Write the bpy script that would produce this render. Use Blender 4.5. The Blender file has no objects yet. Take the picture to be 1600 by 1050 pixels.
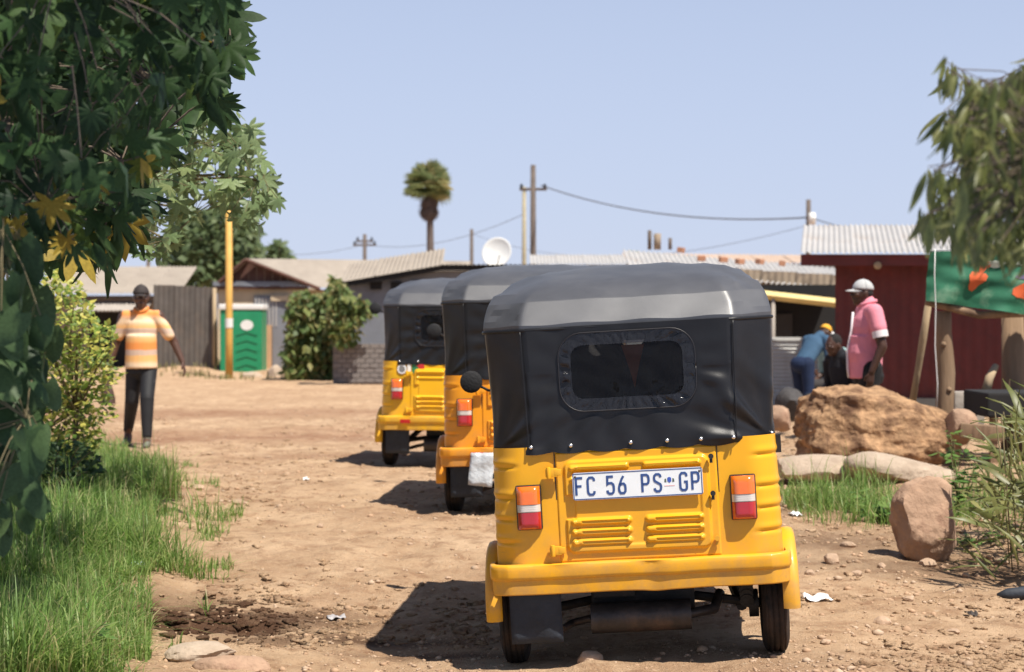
import bpy, bmesh, math, random
import numpy as np
from mathutils import Vector, Matrix, noise
from math import sin, cos, pi, radians, atan2, sqrt, exp
random.seed(7); np.random.seed(7)
S = bpy.context.scene
C = S.collection
# ------------------------------------------------------------------ camera
F = 3111.0                                    # focal length in pixels of the 1600 px photograph (70 mm)
CAMZ = 1.37
cam_d = bpy.data.cameras.new('camera'); cam = bpy.data.objects.new('camera', cam_d); C.objects.link(cam)
cam_d.lens = 70.0; cam_d.sensor_width = 36.0; cam_d.clip_start = 0.1; cam_d.clip_end = 3000
cam.location = (0, 0, CAMZ); cam.rotation_euler = (radians(90) - 24/F, 0, 0)
cam_d.dof.use_dof = True; cam_d.dof.focus_distance = 8.3; cam_d.dof.aperture_fstop = 4.2
S.camera = cam
# ------------------------------------------------------------------ sky and sun
SUN = Vector((0.37, -0.40, 1.0)).normalized()
wd = bpy.data.worlds.new('World'); S.world = wd; wd.use_nodes = True
nt = wd.node_tree; nt.nodes.clear()
sky = nt.nodes.new('ShaderNodeTexSky'); sky.sky_type = 'NISHITA'; sky.sun_disc = False
sky.sun_elevation = math.asin(SUN.z); sky.sun_rotation = atan2(SUN.x, SUN.y)
sky.altitude = 1500; sky.air_density = 1.0; sky.dust_density = 1.0; sky.ozone_density = 1.0
bg = nt.nodes.new('ShaderNodeBackground'); bg.inputs['Strength'].default_value = 0.078
wo = nt.nodes.new('ShaderNodeOutputWorld')
hz = nt.nodes.new('ShaderNodeMix'); hz.data_type = 'RGBA'; hz.inputs[0].default_value = 0.6      # dry-season haze, even over the whole sky
hz.inputs[7].default_value = (5.05, 5.65, 7.55, 1)
tcw = nt.nodes.new('ShaderNodeTexCoord'); sxyz = nt.nodes.new('ShaderNodeSeparateXYZ'); hmr = nt.nodes.new('ShaderNodeMapRange')   # haze thins out with elevation
hmr.interpolation_type = 'SMOOTHSTEP'; hmr.inputs[1].default_value = 0.0; hmr.inputs[2].default_value = 0.55; hmr.inputs[3].default_value = 0.84; hmr.inputs[4].default_value = 0.0
nt.links.new(tcw.outputs['Generated'], sxyz.inputs[0]); nt.links.new(sxyz.outputs[2], hmr.inputs[0]); nt.links.new(hmr.outputs[0], hz.inputs[0])
nt.links.new(sky.outputs[0], hz.inputs[6]); nt.links.new(hz.outputs[2], bg.inputs[0]); nt.links.new(bg.outputs[0], wo.inputs[0])
sd = bpy.data.lights.new('sun', 'SUN'); sd.energy = 5.0; sd.angle = radians(0.53); sd.color = (1.0, 0.94, 0.84)
so = bpy.data.objects.new('sun', sd); C.objects.link(so); so.rotation_euler = (-SUN).to_track_quat('-Z', 'Y').to_euler()
so.location = SUN*60
S.view_settings.view_transform = 'Standard'; S.view_settings.look = 'None'
S.view_settings.exposure = 0.58; S.view_settings.gamma = 1.0
S.cycles.max_bounces = 8; S.cycles.transparent_max_bounces = 12
S.cycles.use_denoising = True

def W(px, py, Y):                              # a photograph pixel at distance Y -> world point
    return Vector(((px-800)/F*Y, Y, CAMZ + (501-py)/F*Y))

# ------------------------------------------------------------------ materials
MATS = {}
def lin(c):
    return tuple(((v/255)/12.92 if v/255 <= .04045 else (((v/255)+.055)/1.055)**2.4) for v in c)
def mat(name, col, rough=.7, var=.12, scale=8., bump=0., bscale=60., spec=.5, metal=0., coat=0., col2=None, c2scale=3., c2lo=.45, c2hi=.62, detail=6., coord='Object', stretch=None, sheen=0):
    if name in MATS: return MATS[name]
    m = bpy.data.materials.new(name); m.use_nodes = True; n = m.node_tree.nodes; l = m.node_tree.links
    p = n['Principled BSDF']
    p.inputs['Roughness'].default_value = rough; p.inputs['Metallic'].default_value = metal
    p.inputs['Specular IOR Level'].default_value = spec
    if coat: p.inputs['Coat Weight'].default_value = coat; p.inputs['Coat Roughness'].default_value = .12
    tc = n.new('ShaderNodeTexCoord'); src = tc.outputs[coord]
    if stretch:
        mp = n.new('ShaderNodeMapping'); mp.inputs['Scale'].default_value = stretch
        l.new(src, mp.inputs[0]); src = mp.outputs[0]
    nz = n.new('ShaderNodeTexNoise'); nz.inputs['Scale'].default_value = scale; nz.inputs['Detail'].default_value = detail; nz.inputs['Roughness'].default_value = .62
    l.new(src, nz.inputs['Vector'])
    rp = n.new('ShaderNodeValToRGB')
    rp.color_ramp.elements[0].position = .3; rp.color_ramp.elements[1].position = .7
    rp.color_ramp.elements[0].color = tuple(max(0, c*(1-var)) for c in col)+(1,)
    rp.color_ramp.elements[1].color = tuple(min(1, c*(1+var)) for c in col)+(1,)
    l.new(nz.outputs['Fac'], rp.inputs[0]); out = rp.outputs[0]
    if col2:
        n2 = n.new('ShaderNodeTexNoise'); n2.inputs['Scale'].default_value = c2scale; n2.inputs['Detail'].default_value = 8; n2.inputs['Roughness'].default_value = .65
        l.new(src, n2.inputs['Vector'])
        r2 = n.new('ShaderNodeMapRange'); r2.inputs[1].default_value = c2lo; r2.inputs[2].default_value = c2hi
        l.new(n2.outputs['Fac'], r2.inputs[0])
        mx = n.new('ShaderNodeMix'); mx.data_type = 'RGBA'; mx.inputs[7].default_value = tuple(col2)+(1,)
        l.new(r2.outputs[0], mx.inputs[0]); l.new(out, mx.inputs[6]); out = mx.outputs[2]
    l.new(out, p.inputs['Base Color'])
    if bump:
        b = n.new('ShaderNodeTexNoise'); b.inputs['Scale'].default_value = bscale; b.inputs['Detail'].default_value = 5
        l.new(src, b.inputs['Vector'])
        bp = n.new('ShaderNodeBump'); bp.inputs['Strength'].default_value = min(1, bump); bp.inputs['Distance'].default_value = .02
        l.new(b.outputs['Fac'], bp.inputs['Height']); l.new(bp.outputs[0], p.inputs['Normal'])
    MATS[name] = m; return m
def leafmat(name, cols, rough=.45, trans=.35, spec=.4):
    """leaf colour differs from leaf to leaf; light passes through the blade"""
    if name in MATS: return MATS[name]
    m = bpy.data.materials.new(name); m.use_nodes = True; n = m.node_tree.nodes; l = m.node_tree.links
    p = n['Principled BSDF']; p.inputs['Roughness'].default_value = rough; p.inputs['Specular IOR Level'].default_value = spec
    g = n.new('ShaderNodeNewGeometry'); oi = n.new('ShaderNodeObjectInfo')
    ad = n.new('ShaderNodeMath'); ad.operation = 'ADD'; l.new(g.outputs['Random Per Island'], ad.inputs[0]); l.new(oi.outputs['Random'], ad.inputs[1])
    fr = n.new('ShaderNodeMath'); fr.operation = 'FRACT'; l.new(ad.outputs[0], fr.inputs[0])
    rp = n.new('ShaderNodeValToRGB'); e = rp.color_ramp.elements
    while len(e) < len(cols): e.new(.5)
    for i, (pos, c) in enumerate(cols): e[i].position = pos; e[i].color = tuple(c)+(1,)
    l.new(fr.outputs[0], rp.inputs[0])
    tc = n.new('ShaderNodeTexCoord'); nz = n.new('ShaderNodeTexNoise'); nz.inputs['Scale'].default_value = 14
    l.new(tc.outputs['Object'], nz.inputs['Vector'])
    mr = n.new('ShaderNodeMapRange'); mr.inputs[1].default_value = .25; mr.inputs[2].default_value = .75; mr.inputs[3].default_value = .75; mr.inputs[4].default_value = 1.2
    l.new(nz.outputs['Fac'], mr.inputs[0])
    vm = n.new('ShaderNodeVectorMath'); vm.operation = 'SCALE'; l.new(rp.outputs[0], vm.inputs[0]); l.new(mr.outputs[0], vm.inputs['Scale'])
    l.new(vm.outputs[0], p.inputs['Base Color'])
    tr = n.new('ShaderNodeBsdfTranslucent'); hs = n.new('ShaderNodeHueSaturation'); hs.inputs['Value'].default_value = 1.5; hs.inputs['Hue'].default_value = .485
    l.new(vm.outputs[0], hs.inputs['Color']); l.new(hs.outputs[0], tr.inputs[0])
    mx = n.new('ShaderNodeMixShader'); mx.inputs[0].default_value = trans
    l.new(p.outputs[0], mx.inputs[1]); l.new(tr.outputs[0], mx.inputs[2])
    l.new(mx.outputs[0], n['Material Output'].inputs[0])
    MATS[name] = m; return m

# ------------------------------------------------------------------ object helpers
def link(name, me, m=None, parent=None, smooth=False, ang=None):
    o = bpy.data.objects.new(name, me); C.objects.link(o)
    if m is not None:
        if isinstance(m, (list, tuple)):
            for q in m: me.materials.append(q)
        elif not me.materials: me.materials.append(m)
    if smooth or ang:
        me.polygons.foreach_set('use_smooth', [True]*len(me.polygons))
        if ang: me.set_sharp_from_angle(angle=radians(ang))
    if parent is not None: o.parent = parent
    return o
def tag(o, label, cat, group=None):
    o['label'] = label; o['category'] = cat
    if group: o['group'] = group
    return o
def thing(name, label, cat, loc=(0,0,0), rz=0, group=None):
    o = bpy.data.objects.new(name, None); C.objects.link(o); o.location = loc; o.rotation_euler = (0,0,rz)
    o.empty_display_size = .1
    return tag(o, label, cat, group)
def structure(o): o['kind'] = 'structure'; return o
def stuff(o): o['kind'] = 'stuff'; return o

class MB:
    """collects vertices and faces of ONE mesh"""
    def __init__(s): s.v = []; s.f = []; s.mi = []; s.cur = 0
    def add(s, vs, fs):
        k = len(s.v); s.v += [tuple(v) for v in vs]; s.f += [tuple(i+k for i in f) for f in fs]; s.mi += [s.cur]*len(fs); return s
    def box(s, c, d, M=None):
        x,y,z = d[0]/2, d[1]/2, d[2]/2
        vs = [Vector((a*x,b*y,e*z)) for a in (-1,1) for b in (-1,1) for e in (-1,1)]
        vs = [((M @ v) if M else v) + Vector(c) for v in vs]
        return s.add(vs, [(0,1,3,2),(4,6,7,5),(0,4,5,1),(2,3,7,6),(0,2,6,4),(1,5,7,3)])
    def tube(s, pts, r, n=8, cap=True):
        pts = [Vector(p) for p in pts]; R = r if isinstance(r, (list,tuple)) else [r]*len(pts)
        vs = []; up = Vector((0,0,1)); prev = None
        for i,p in enumerate(pts):
            t = (pts[min(i+1,len(pts)-1)] - pts[max(i-1,0)]).normalized()
            a = t.cross(up if abs(t.z) < .95 else Vector((1,0,0))).normalized() if prev is None else (prev - t*prev.dot(t)).normalized()
            prev = a; b = t.cross(a)
            vs += [p + (a*cos(2*pi*k/n) + b*sin(2*pi*k/n))*R[i] for k in range(n)]
        fs = [(i*n+k, i*n+(k+1)%n, (i+1)*n+(k+1)%n, (i+1)*n+k) for i in range(len(pts)-1) for k in range(n)]
        if cap: fs += [tuple(reversed(range(n))), tuple((len(pts)-1)*n+k for k in range(n))]
        return s.add(vs, fs)
    def lathe(s, prof, axis='z', n=32, c=(0,0,0), M=None):
        """prof: (radius, height) pairs round an axis"""
        vs = []
        for r,h in prof:
            for k in range(n):
                a = 2*pi*k/n
                v = {'z': Vector((r*cos(a), r*sin(a), h)), 'x': Vector((h, r*cos(a), r*sin(a))), 'y': Vector((r*sin(a), h, r*cos(a)))}[axis]
                vs.append(((M @ v) if M else v) + Vector(c))
        fs = [(i*n+k, i*n+(k+1)%n, (i+1)*n+(k+1)%n, (i+1)*n+k) for i in range(len(prof)-1) for k in range(n)]
        if prof[0][0] > 1e-5: fs.append(tuple(reversed(range(n))))
        if prof[-1][0] > 1e-5: fs.append(tuple((len(prof)-1)*n+k for k in range(n)))
        return s.add(vs, fs)
    def grid(s, P, closed=False, skip=None):
        nu, nv = len(P), len(P[0]); vs = [p for row in P for p in row]; fs = []
        for i in range(nu if closed else nu-1):
            for j in range(nv-1):
                if skip and skip(i,j): continue
                a = (i+1)%nu
                fs.append((i*nv+j, a*nv+j, a*nv+j+1, i*nv+j+1))
        return s.add(vs, fs)
    def prism(s, poly, y0, y1, plane='xz'):
        f = (lambda a,b,h: (a,h,b)) if plane == 'xz' else (lambda a,b,h: (a,b,h)) if plane == 'xy' else (lambda a,b,h: (h,a,b))
        n = len(poly); vs = [f(a,b,y0) for a,b in poly] + [f(a,b,y1) for a,b in poly]
        return s.add(vs, [tuple(range(n)), tuple(reversed(range(n,2*n)))] + [(i, i+n, (i+1)%n+n, (i+1)%n) for i in range(n)])
    def mesh(s, name, bevel=0, fix=True):
        me = bpy.data.meshes.new(name); me.from_pydata(s.v, [], s.f)
        if any(s.mi): me.polygons.foreach_set('material_index', s.mi)
        if bevel or fix:
            bm = bmesh.new(); bm.from_mesh(me)
            if bevel:
                bmesh.ops.bevel(bm, geom=[e for e in bm.edges if e.is_manifold and e.calc_face_angle(0) > .5], offset=bevel, segments=2, profile=.6, affect='EDGES', clamp_overlap=True)
            bmesh.ops.recalc_face_normals(bm, faces=bm.faces); bm.to_mesh(me); bm.free()
        me.update(); return me
    def build(s, name, m=None, parent=None, smooth=False, ang=None, bevel=0):
        return link(name, s.mesh(name, bevel), m, parent, smooth, ang)

def copy_tree(o, parent=None):
    c = o.copy(); C.objects.link(c); c.parent = parent
    for ch in list(o.children): copy_tree(ch, c)
    return c
def merged(name, tv, tf, Ms, Ls, m, parent=None, smooth=True):
    """many copies of small templates (list of (verts, faces)) as one mesh; Ms: 3x3 arrays, Ls: locations"""
    V = []; idx = []; tot = []; k = 0; nT = len(tv)
    for i,(M,L) in enumerate(zip(Ms, Ls)):
        t = i % nT; v = tv[t] @ np.asarray(M).T + np.asarray(L); V.append(v)
        for f in tf[t]: idx.append([a+k for a in f])
        k += len(v)
    me = bpy.data.meshes.new(name); V = np.concatenate(V)
    me.vertices.add(len(V)); me.vertices.foreach_set('co', V.astype(np.float32).ravel())
    ln = np.array([len(f) for f in idx]); flat = np.concatenate([np.array(f) for f in idx])
    me.loops.add(len(flat)); me.loops.foreach_set('vertex_index', flat.astype(np.int32))
    me.polygons.add(len(ln)); st = np.concatenate([[0], np.cumsum(ln)[:-1]])
    me.polygons.foreach_set('loop_start', st.astype(np.int32)); me.polygons.foreach_set('loop_total', ln.astype(np.int32))
    me.update(calc_edges=True); me.validate()
    return link(name, me, m, parent, smooth)
def sm(a, b, x):
    t = min(1, max(0, (x-a)/(b-a))); return t*t*(3-2*t)
def nz(x, y, z=0., s=1.): return noise.noise(Vector((x*s, y*s, z*s)))
def fbm(x, y, z=0., s=1., o=4):
    return noise.fractal(Vector((x*s, y*s, z*s)), 1.0, 2.0, o)
# ------------------------------------------------------------------ ground
TUKS = [(0.552, 8.22, -4.6, -3.3), (0.137, 13.3, -4.6, -1.0), (-0.585, 17.6, -6.6, 0.6)]      # X, Y of the rear face, yaw, roll (degrees)
def gbase(x, y):
    h = -.075 + .145*sm(9.4, 13.3, y) - .06*sm(18.3, 21.5, y)
    return h
def groundz(x, y):
    h = gbase(x, y)
    # the track dips to the left under the nearest rickshaw
    h += math.tan(radians(3.3))*(x-.53)*exp(-((x-.53)/1.3)**4)*exp(-((y-9.0)/2.6)**4)
    calm = 1 - .8*exp(-((abs(x-.53)-.56)/.16)**2)*exp(-((y-8.58)/.5)**2)
    f = min(1, 25/max(y,1))
    h += calm*(.026*fbm(x, y*.8, 3, .9, 3) + .020*fbm(x, y, 7, 2.8, 4)*f + .013*fbm(x, y, 9, 9, 3)*f)
    # wheel ruts across the far part of the track
    h += -.03*exp(-((y-24.5-.3*x)/.5)**2)*sm(-9,-6,x)*(1-sm(-.5,1,x)) + .03*exp(-((y-25.6-.3*x)/.5)**2)*(1-sm(-.5,1,x))
    # grass verge on the left with a washed-out edge
    e = verge_edge(y)
    h += .07*sm(0, .35, e-x)*(1-sm(22, 27, y))
    for (hx,hy,rx,ry,d) in ((-1.42,9.45,.30,.18,.09),(-1.78,10.1,.26,.3,.09),(-1.2,9.0,.25,.12,.05)):
        h -= d*exp(-(((x-hx)/rx)**2+((y-hy)/ry)**2)**2)
    # stony bank on the right
    h += .10*sm(2.3, 3.6, x + .35*nz(x,y,5,.8))*sm(9.5, 13, y)*(1-sm(22,28,y))
    # hump of soil in front of the nearest rickshaw
    h += .05*exp(-((x-.33)/.11)**2-((y-8.22)/.10)**2)
    # earth heaped along the far fences
    h += .28*exp(-((y-50.5)/2.2)**2)*(1-sm(-4.5,-3,x))*sm(-12,-10,x)*(.6+.6*fbm(x,y,1,.7,3))
    return h
def verge_edge(y):
    pts = [(6,-1.55),(8.2,-1.52),(9.3,-1.62),(10.2,-1.62),(11,-1.66),(14,-2.05),(17,-2.7),(20,-3.75),(24,-5.2),(60,-12)]
    for (a,b),(c,d) in zip(pts, pts[1:]):
        if y <= c: return b + (d-b)*max(0,(y-a)/(c-a)) + .12*noise.noise(Vector((y*1.7,3,0)))
    return -12
ys = [6.6]
while ys[-1] < 60: ys.append(ys[-1] + max(.028, ys[-1]*.0042))
while ys[-1] < 330: ys.append(ys[-1]*1.08)
xs = [-4.2]
while xs[-1] < 4.6: xs.append(xs[-1] + .032)
r = [xs[-1]]; l_ = [xs[0]]; st = .06
while r[-1] < 230:
    st *= 1.13; r.append(r[-1]+st); l_.append(l_[-1]-st)
xs = l_[:0:-1] + xs + r[1:]
V = []; damp_shade = []; red = []
for y in ys:
    for x in xs:
        V.append((x, y, groundz(x,y) if (y < 70 and abs(x) < 40) else gbase(x,y)))
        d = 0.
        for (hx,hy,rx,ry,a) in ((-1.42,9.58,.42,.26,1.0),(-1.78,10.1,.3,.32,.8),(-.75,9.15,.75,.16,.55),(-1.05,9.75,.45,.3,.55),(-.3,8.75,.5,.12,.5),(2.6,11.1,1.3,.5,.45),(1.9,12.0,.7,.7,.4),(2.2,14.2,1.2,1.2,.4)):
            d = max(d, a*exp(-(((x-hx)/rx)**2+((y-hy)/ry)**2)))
        damp_shade.append(d)
        red.append(max(.9*exp(-((y-24.3-.35*x-1.2*nz(x,y,0,.4))/1.1)**2)*(1-sm(-.8,.6,x)), .6*exp(-((y-19.6-.1*x-.5*nz(x,y,0,.7))/.35)**2)*(1-sm(-1.5,-.2,x))*sm(-3.4,-2,x),
                       .7*exp(-((y-30-.2*x)/1.5)**2)*(1-sm(-2,0,x))))
nx = len(xs)
fc = [(i*nx+j, i*nx+j+1, (i+1)*nx+j+1, (i+1)*nx+j) for i in range(len(ys)-1) for j in range(nx-1)]
me = bpy.data.meshes.new('ground'); me.from_pydata(V, [], fc)
for nm, arr in (('damp_shade', damp_shade), ('red', red)):
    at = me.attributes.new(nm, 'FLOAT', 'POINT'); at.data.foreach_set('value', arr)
gm = bpy.data.materials.new('dry_earth'); gm.use_nodes = True; n = gm.node_tree.nodes; l = gm.node_tree.links
p = n['Principled BSDF']; p.inputs['Roughness'].default_value = .95; p.inputs['Specular IOR Level'].default_value = .15
tc = n.new('ShaderNodeTexCoord')
def N_(scale, det=8, ro=.6, vec=None):
    q = n.new('ShaderNodeTexNoise'); q.inputs['Scale'].default_value = scale; q.inputs['Detail'].default_value = det; q.inputs['Roughness'].default_value = ro
    l.new(vec or tc.outputs['Object'], q.inputs['Vector']); return q.outputs['Fac']
def MR(src, a, b, c=0., d=1.):
    q = n.new('ShaderNodeMapRange'); q.inputs[1].default_value = a; q.inputs[2].default_value = b; q.inputs[3].default_value = c; q.inputs[4].default_value = d
    l.new(src, q.inputs[0]); return q.outputs[0]
def MX(f, a, b):
    q = n.new('ShaderNodeMix'); q.data_type = 'RGBA'
    for s_, i_ in ((f,0),(a,6),(b,7)):
        if hasattr(s_, 'links'): l.new(s_, q.inputs[i_])
        else: q.inputs[i_].default_value = s_ if isinstance(s_, float) else tuple(s_)+(1,)
    return q.outputs[2]
def MA(op, a, b):
    q = n.new('ShaderNodeMath'); q.operation = op
    for i_, s_ in enumerate((a,b)):
        if hasattr(s_, 'links'): l.new(s_, q.inputs[i_])
        else: q.inputs[i_].default_value = s_
    return q.outputs[0]
c = MX(MR(N_(1.3,10,.7), .35,.65), (.44,.285,.170), (.63,.44,.280))
c = MX(MR(N_(.35,8,.7), .48,.66,0.,.55), c, (.34,.20,.118))
c = MX(MR(N_(6,10,.72), .48,.66), c, (.32,.187,.108))
c = MX(MR(N_(38,6,.6), .58,.72), c, (.56,.42,.285))
c = MX(MR(N_(90,4,.6), .6,.75), c, (.25,.15,.09))
ad = n.new('ShaderNodeAttribute'); ad.attribute_name = 'damp_shade'
ar = n.new('ShaderNodeAttribute'); ar.attribute_name = 'red'
c = MX(MA('MULTIPLY', ar.outputs['Fac'], MR(N_(3,8,.7), .3,.6,.35,1.)), c, (.27,.135,.078))
c = MX(MA('MULTIPLY', MR(ad.outputs['Fac'], .1,.6), MR(N_(7,8,.7), .3,.5,.55,1.)), c, (.10,.052,.03))  # dark soil colour: damp bands, plus shade painted into the hollows
l.new(c, p.inputs['Base Color'])
hsum = MA('ADD', MA('MULTIPLY', N_(30,8,.7), .6), MA('MULTIPLY', N_(120,5,.6), .25))
bp = n.new('ShaderNodeBump'); bp.inputs['Strength'].default_value = 1.0; bp.inputs['Distance'].default_value = .035
l.new(hsum, bp.inputs['Height']); l.new(bp.outputs[0], p.inputs['Normal'])
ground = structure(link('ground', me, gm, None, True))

# ------------------------------------------------------------------ rocks
def rock_mesh(name, dims, seed, cuts=6, rough=.10, sub=4, fine=.03, planes=None):
    bm = bmesh.new(); bmesh.ops.create_icosphere(bm, subdivisions=sub, radius=1.0)
    rr = random.Random(seed); pl = []
    for _ in range(cuts):
        v = Vector((rr.gauss(0,1), rr.gauss(0,1), rr.gauss(0,1))).normalized(); pl.append((v, rr.uniform(.62,.88)))
    if planes: pl = [(Vector(a).normalized(), d) for a,d in planes]
    o = Vector((seed*3.7, seed*1.3, 0))
    for v in bm.verts:
        q = v.co.copy()
        for nrm, d in pl:
            e = q.dot(nrm) - d
            if e > 0: q -= nrm*e*.92
        k = 1 + rough*noise.fractal(q*1.6+o, 1, 2, 3) + fine*noise.fractal(q*6+o, .9, 2, 4) - fine*.9*abs(noise.noise(q*4+o))
        v.co = Vector((q.x*k*dims[0], q.y*k*dims[1], q.z*k*dims[2]))
    me = bpy.data.meshes.new(name); bm.to_mesh(me); bm.free(); return me
M_boulder = mat('boulder_stone', (.34,.205,.112), .92, .45, 13, 1.0, 26, .2, col2=(.13,.07,.042), c2scale=5, c2lo=.47, c2hi=.64)
M_rock = mat('pink_stone', (.36,.235,.16), .92, .2, 5, .8, 22, .2, col2=(.22,.125,.085), c2scale=3.5, c2lo=.55, c2hi=.7)
M_slab = mat('pale_slab', (.42,.33,.25), .95, .15, 4, .6, 30, .15, col2=(.28,.21,.155), c2scale=2.5, c2lo=.52, c2hi=.7)
M_stone = mat('loose_stone', (.42,.295,.205), .95, .25, 9, .6, 40, .15)
def rock(name, label, cat, loc, dims, seed, m, rz=0, cuts=6, rough=.1, sub=4, fine=.03, group=None, tilt=0, planes=None):
    o = link(name, rock_mesh(name, dims, seed, cuts, rough, sub, fine, planes), m, None, True, 32)
    o.location = loc; o.rotation_euler = (0, tilt, rz); return tag(o, label, cat, group)
b = W(1366, 668, 16.6)
rock('boulder', 'largest brown boulder in front of the man in the pink shirt', 'rock', (b.x+.05, 16.9, .45), (.76,.5,.44), 11, M_boulder, .0, 7, .13, 6, .045, tilt=.06, planes=[((-1,-.25,.12),.74),((-.05,-.15,1),.70),((.55,-.15,.9),.66),((.2,-1,.35),.74),((1,-.1,.25),.84),((-.7,-.9,.2),.80),((0,.3,-1),.75)])
b = W(1453, 806, 11.3)
rock('round_rock', 'upright rounded brown rock at the right edge of the track', 'rock', (b.x+.02, 11.5, .215), (.205,.18,.27), 23, M_rock, .3, 5, .10, 5, .03)
rock('stone_slab', 'smooth pale slab beside the near rickshaw under the big boulder', 'rock', (W(1285,735,15.7).x, 15.9, .19), (.42,.38,.11), 5, M_slab, .1, 3, .05, 4, .01)
rock('stone_slab', 'long smooth pale slab in front of the big boulder', 'rock', (W(1410,735,15.4).x, 15.5, .19), (.44,.36,.16), 8, M_slab, -.1, 3, .06, 4, .01, tilt=.12)
rock('rock', 'pinkish round rock at the foot of the vine covered fence', 'rock', tuple(W(478,595,46)), (.33,.3,.24), 31, M_rock, 0, 4, .1, 3)
rock('rock', 'tan rubble block lying right of the green toilet', 'rock', tuple(W(430,590,48)), (.2,.2,.3), 33, M_slab, .5, 6, .1, 3)
rock('rock', 'pale rubble heap stone in front of the green toilet', 'rock', tuple(W(392,592,47.5)), (.3,.25,.18), 35, M_slab, 0, 5, .1, 3)
rock('rock', 'pink rock lying beside the corrugated white fence', 'rock', tuple(W(1217,655,21)), (.17,.2,.15), 37, M_rock, 0, 5, .1, 3)
rock('rock', 'dark grey rock at the feet of the bending man', 'rock', tuple(W(1234,632,23)), (.17,.2,.2), 39, mat('dark_stone',(.07,.065,.065),.9,.3,6,.5,30,.2), 0, 5, .12, 3)
rock('rock', 'pale rock at the foot of the wooden banner post', 'rock', tuple(W(1500,668,16.6)), (.16,.15,.17), 41, M_rock, 0, 5, .1, 3)
rock('flat_stone', 'flat brown stone half buried beside the grass at bottom left', 'rock', (W(305,1025,8.4).x, 8.55, groundz(-1.3,8.55)+.0), (.16,.13,.05), 43, M_slab, .3, 5, .08, 4)
rock('flat_stone', 'flat reddish stone at the bottom edge below the crumpled paper', 'rock', (W(360,1045,8.3).x, 8.32, groundz(-1.17,8.32)+.0), (.17,.09,.05), 45, M_rock, -.1, 5, .08, 4)
rr = random.Random(5)
def gp(px, py):                                 # photograph pixel -> point on the ground
    Y = 12.
    for _ in range(14):
        X = (px-800)/F*Y; Y = (CAMZ-groundz(X,Y))*F/(py-501)
    return Vector(((px-800)/F*Y, Y, groundz((px-800)/F*Y, Y)))
k = 0
for (px,py,sz) in ((372,786,.045),(310,765,.05),(238,742,.07),(1378,888,.03),(1510,905,.03),(1380,975,.045),(1325,855,.05),(1300,880,.06),(1450,885,.055),(1265,905,.035),(560,893,.03),(530,975,.03),(480,750,.03),(1565,885,.05),(920,1040,.06),(640,860,.02),(700,905,.02),(1340,900,.04),(1290,1005,.025),(1420,940,.03),(1490,990,.03),(500,815,.03)):
    g = gp(px,py); k += 1
    rock('stone', 'small pale stone lying loose on the dirt track', 'stone', (g.x, g.y, g.z+sz*.22), (sz*rr.uniform(.8,1.2), sz*rr.uniform(.7,1), sz*rr.uniform(.5,.75)), 50+k, M_stone, rr.uniform(0,3), 5, .12, 2, group='loose stones on the dirt track')
# gravel: nobody could count it
tv, tf = [], []
for q in range(5):
    bm = bmesh.new(); bmesh.ops.create_icosphere(bm, subdivisions=1, radius=1)
    for v in bm.verts: v.co *= rr.uniform(.65,1.15); v.co.z *= .6
    bm.verts.index_update()
    tv.append(np.array([v.co[:] for v in bm.verts])); tf.append([[v.index for v in f.verts] for f in bm.faces]); bm.free()
Ms, Ls = [], []
while len(Ls) < 8000:
    y = 7.8 + 24*rr.random()**1.9; x = rr.uniform(-.27,.30)*y
    if nz(x,y,2,1.1) + .6*nz(x,y,4,3.7) < rr.uniform(-.5,.5): continue
    if x < verge_edge(y)-.1: continue
    s_ = .0045*(1+y*.05)*rr.lognormvariate(0,.55)*(1.35 if x > 1.2 else 1)
    if s_ > .035: continue
    a = rr.uniform(0,6.28); Ms.append(np.array([[cos(a),-sin(a),0],[sin(a),cos(a),0],[0,0,1]])*s_*rr.uniform(.8,1.2)); Ls.append((x,y,groundz(x,y)+s_*.15))
g = merged('gravel', tv, tf, Ms, Ls, mat('gravel_stone', (.38,.25,.16), .95, .4, 2.3, 0, 1, .15, col2=(.47,.35,.25), c2scale=5, c2lo=.5, c2hi=.6), None, False)
stuff(g); g['label'] = 'scattered gravel and clods of earth on the dirt track'

# crumbled earth: ragged lumps of the same soil, thickest where nothing drives
tv, tf = [], []
for q in range(8):
    bm = bmesh.new(); bmesh.ops.create_icosphere(bm, subdivisions=2, radius=1); o_ = Vector((q*5.1,0,0))
    for v in bm.verts:
        v.co *= .75+.75*noise.noise(v.co*1.7+o_)+.25*noise.noise(v.co*4+o_); v.co.z *= .5
    bm.verts.index_update()
    tv.append(np.array([v.co[:] for v in bm.verts])); tf.append([[v.index for v in f.verts] for f in bm.faces]); bm.free()
rr = random.Random(9); Ms, Ls, dm = [], [], []
while len(Ls) < 9000:
    y = 7.9 + 20*rr.random()**2.0; x = rr.uniform(-.27,.30)*y
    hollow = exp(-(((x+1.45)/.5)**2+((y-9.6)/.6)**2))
    w_ = nz(x,y,12,.7) + .7*nz(x,y,14,2.9) + 1.2*hollow + .25*sm(1.2,2.5,x)
    if w_ < rr.uniform(-.1,.9): continue
    if x < verge_edge(y)-.3: continue
    s_ = .010*(1+y*.04)*rr.lognormvariate(0,.6)*(1+.8*hollow)
    if s_ > .06: continue
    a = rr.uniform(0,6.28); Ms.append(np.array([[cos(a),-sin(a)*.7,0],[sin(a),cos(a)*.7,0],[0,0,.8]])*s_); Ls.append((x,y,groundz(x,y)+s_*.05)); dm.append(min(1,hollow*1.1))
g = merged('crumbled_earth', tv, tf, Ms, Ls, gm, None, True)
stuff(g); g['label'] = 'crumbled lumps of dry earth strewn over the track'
at_ = g.data.attributes.new('damp_shade','FLOAT','POINT'); at_.data.foreach_set('value', np.repeat(np.array(dm), len(tv[0])).astype(np.float32))  # lumps in the hollow carry the same painted shade
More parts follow.
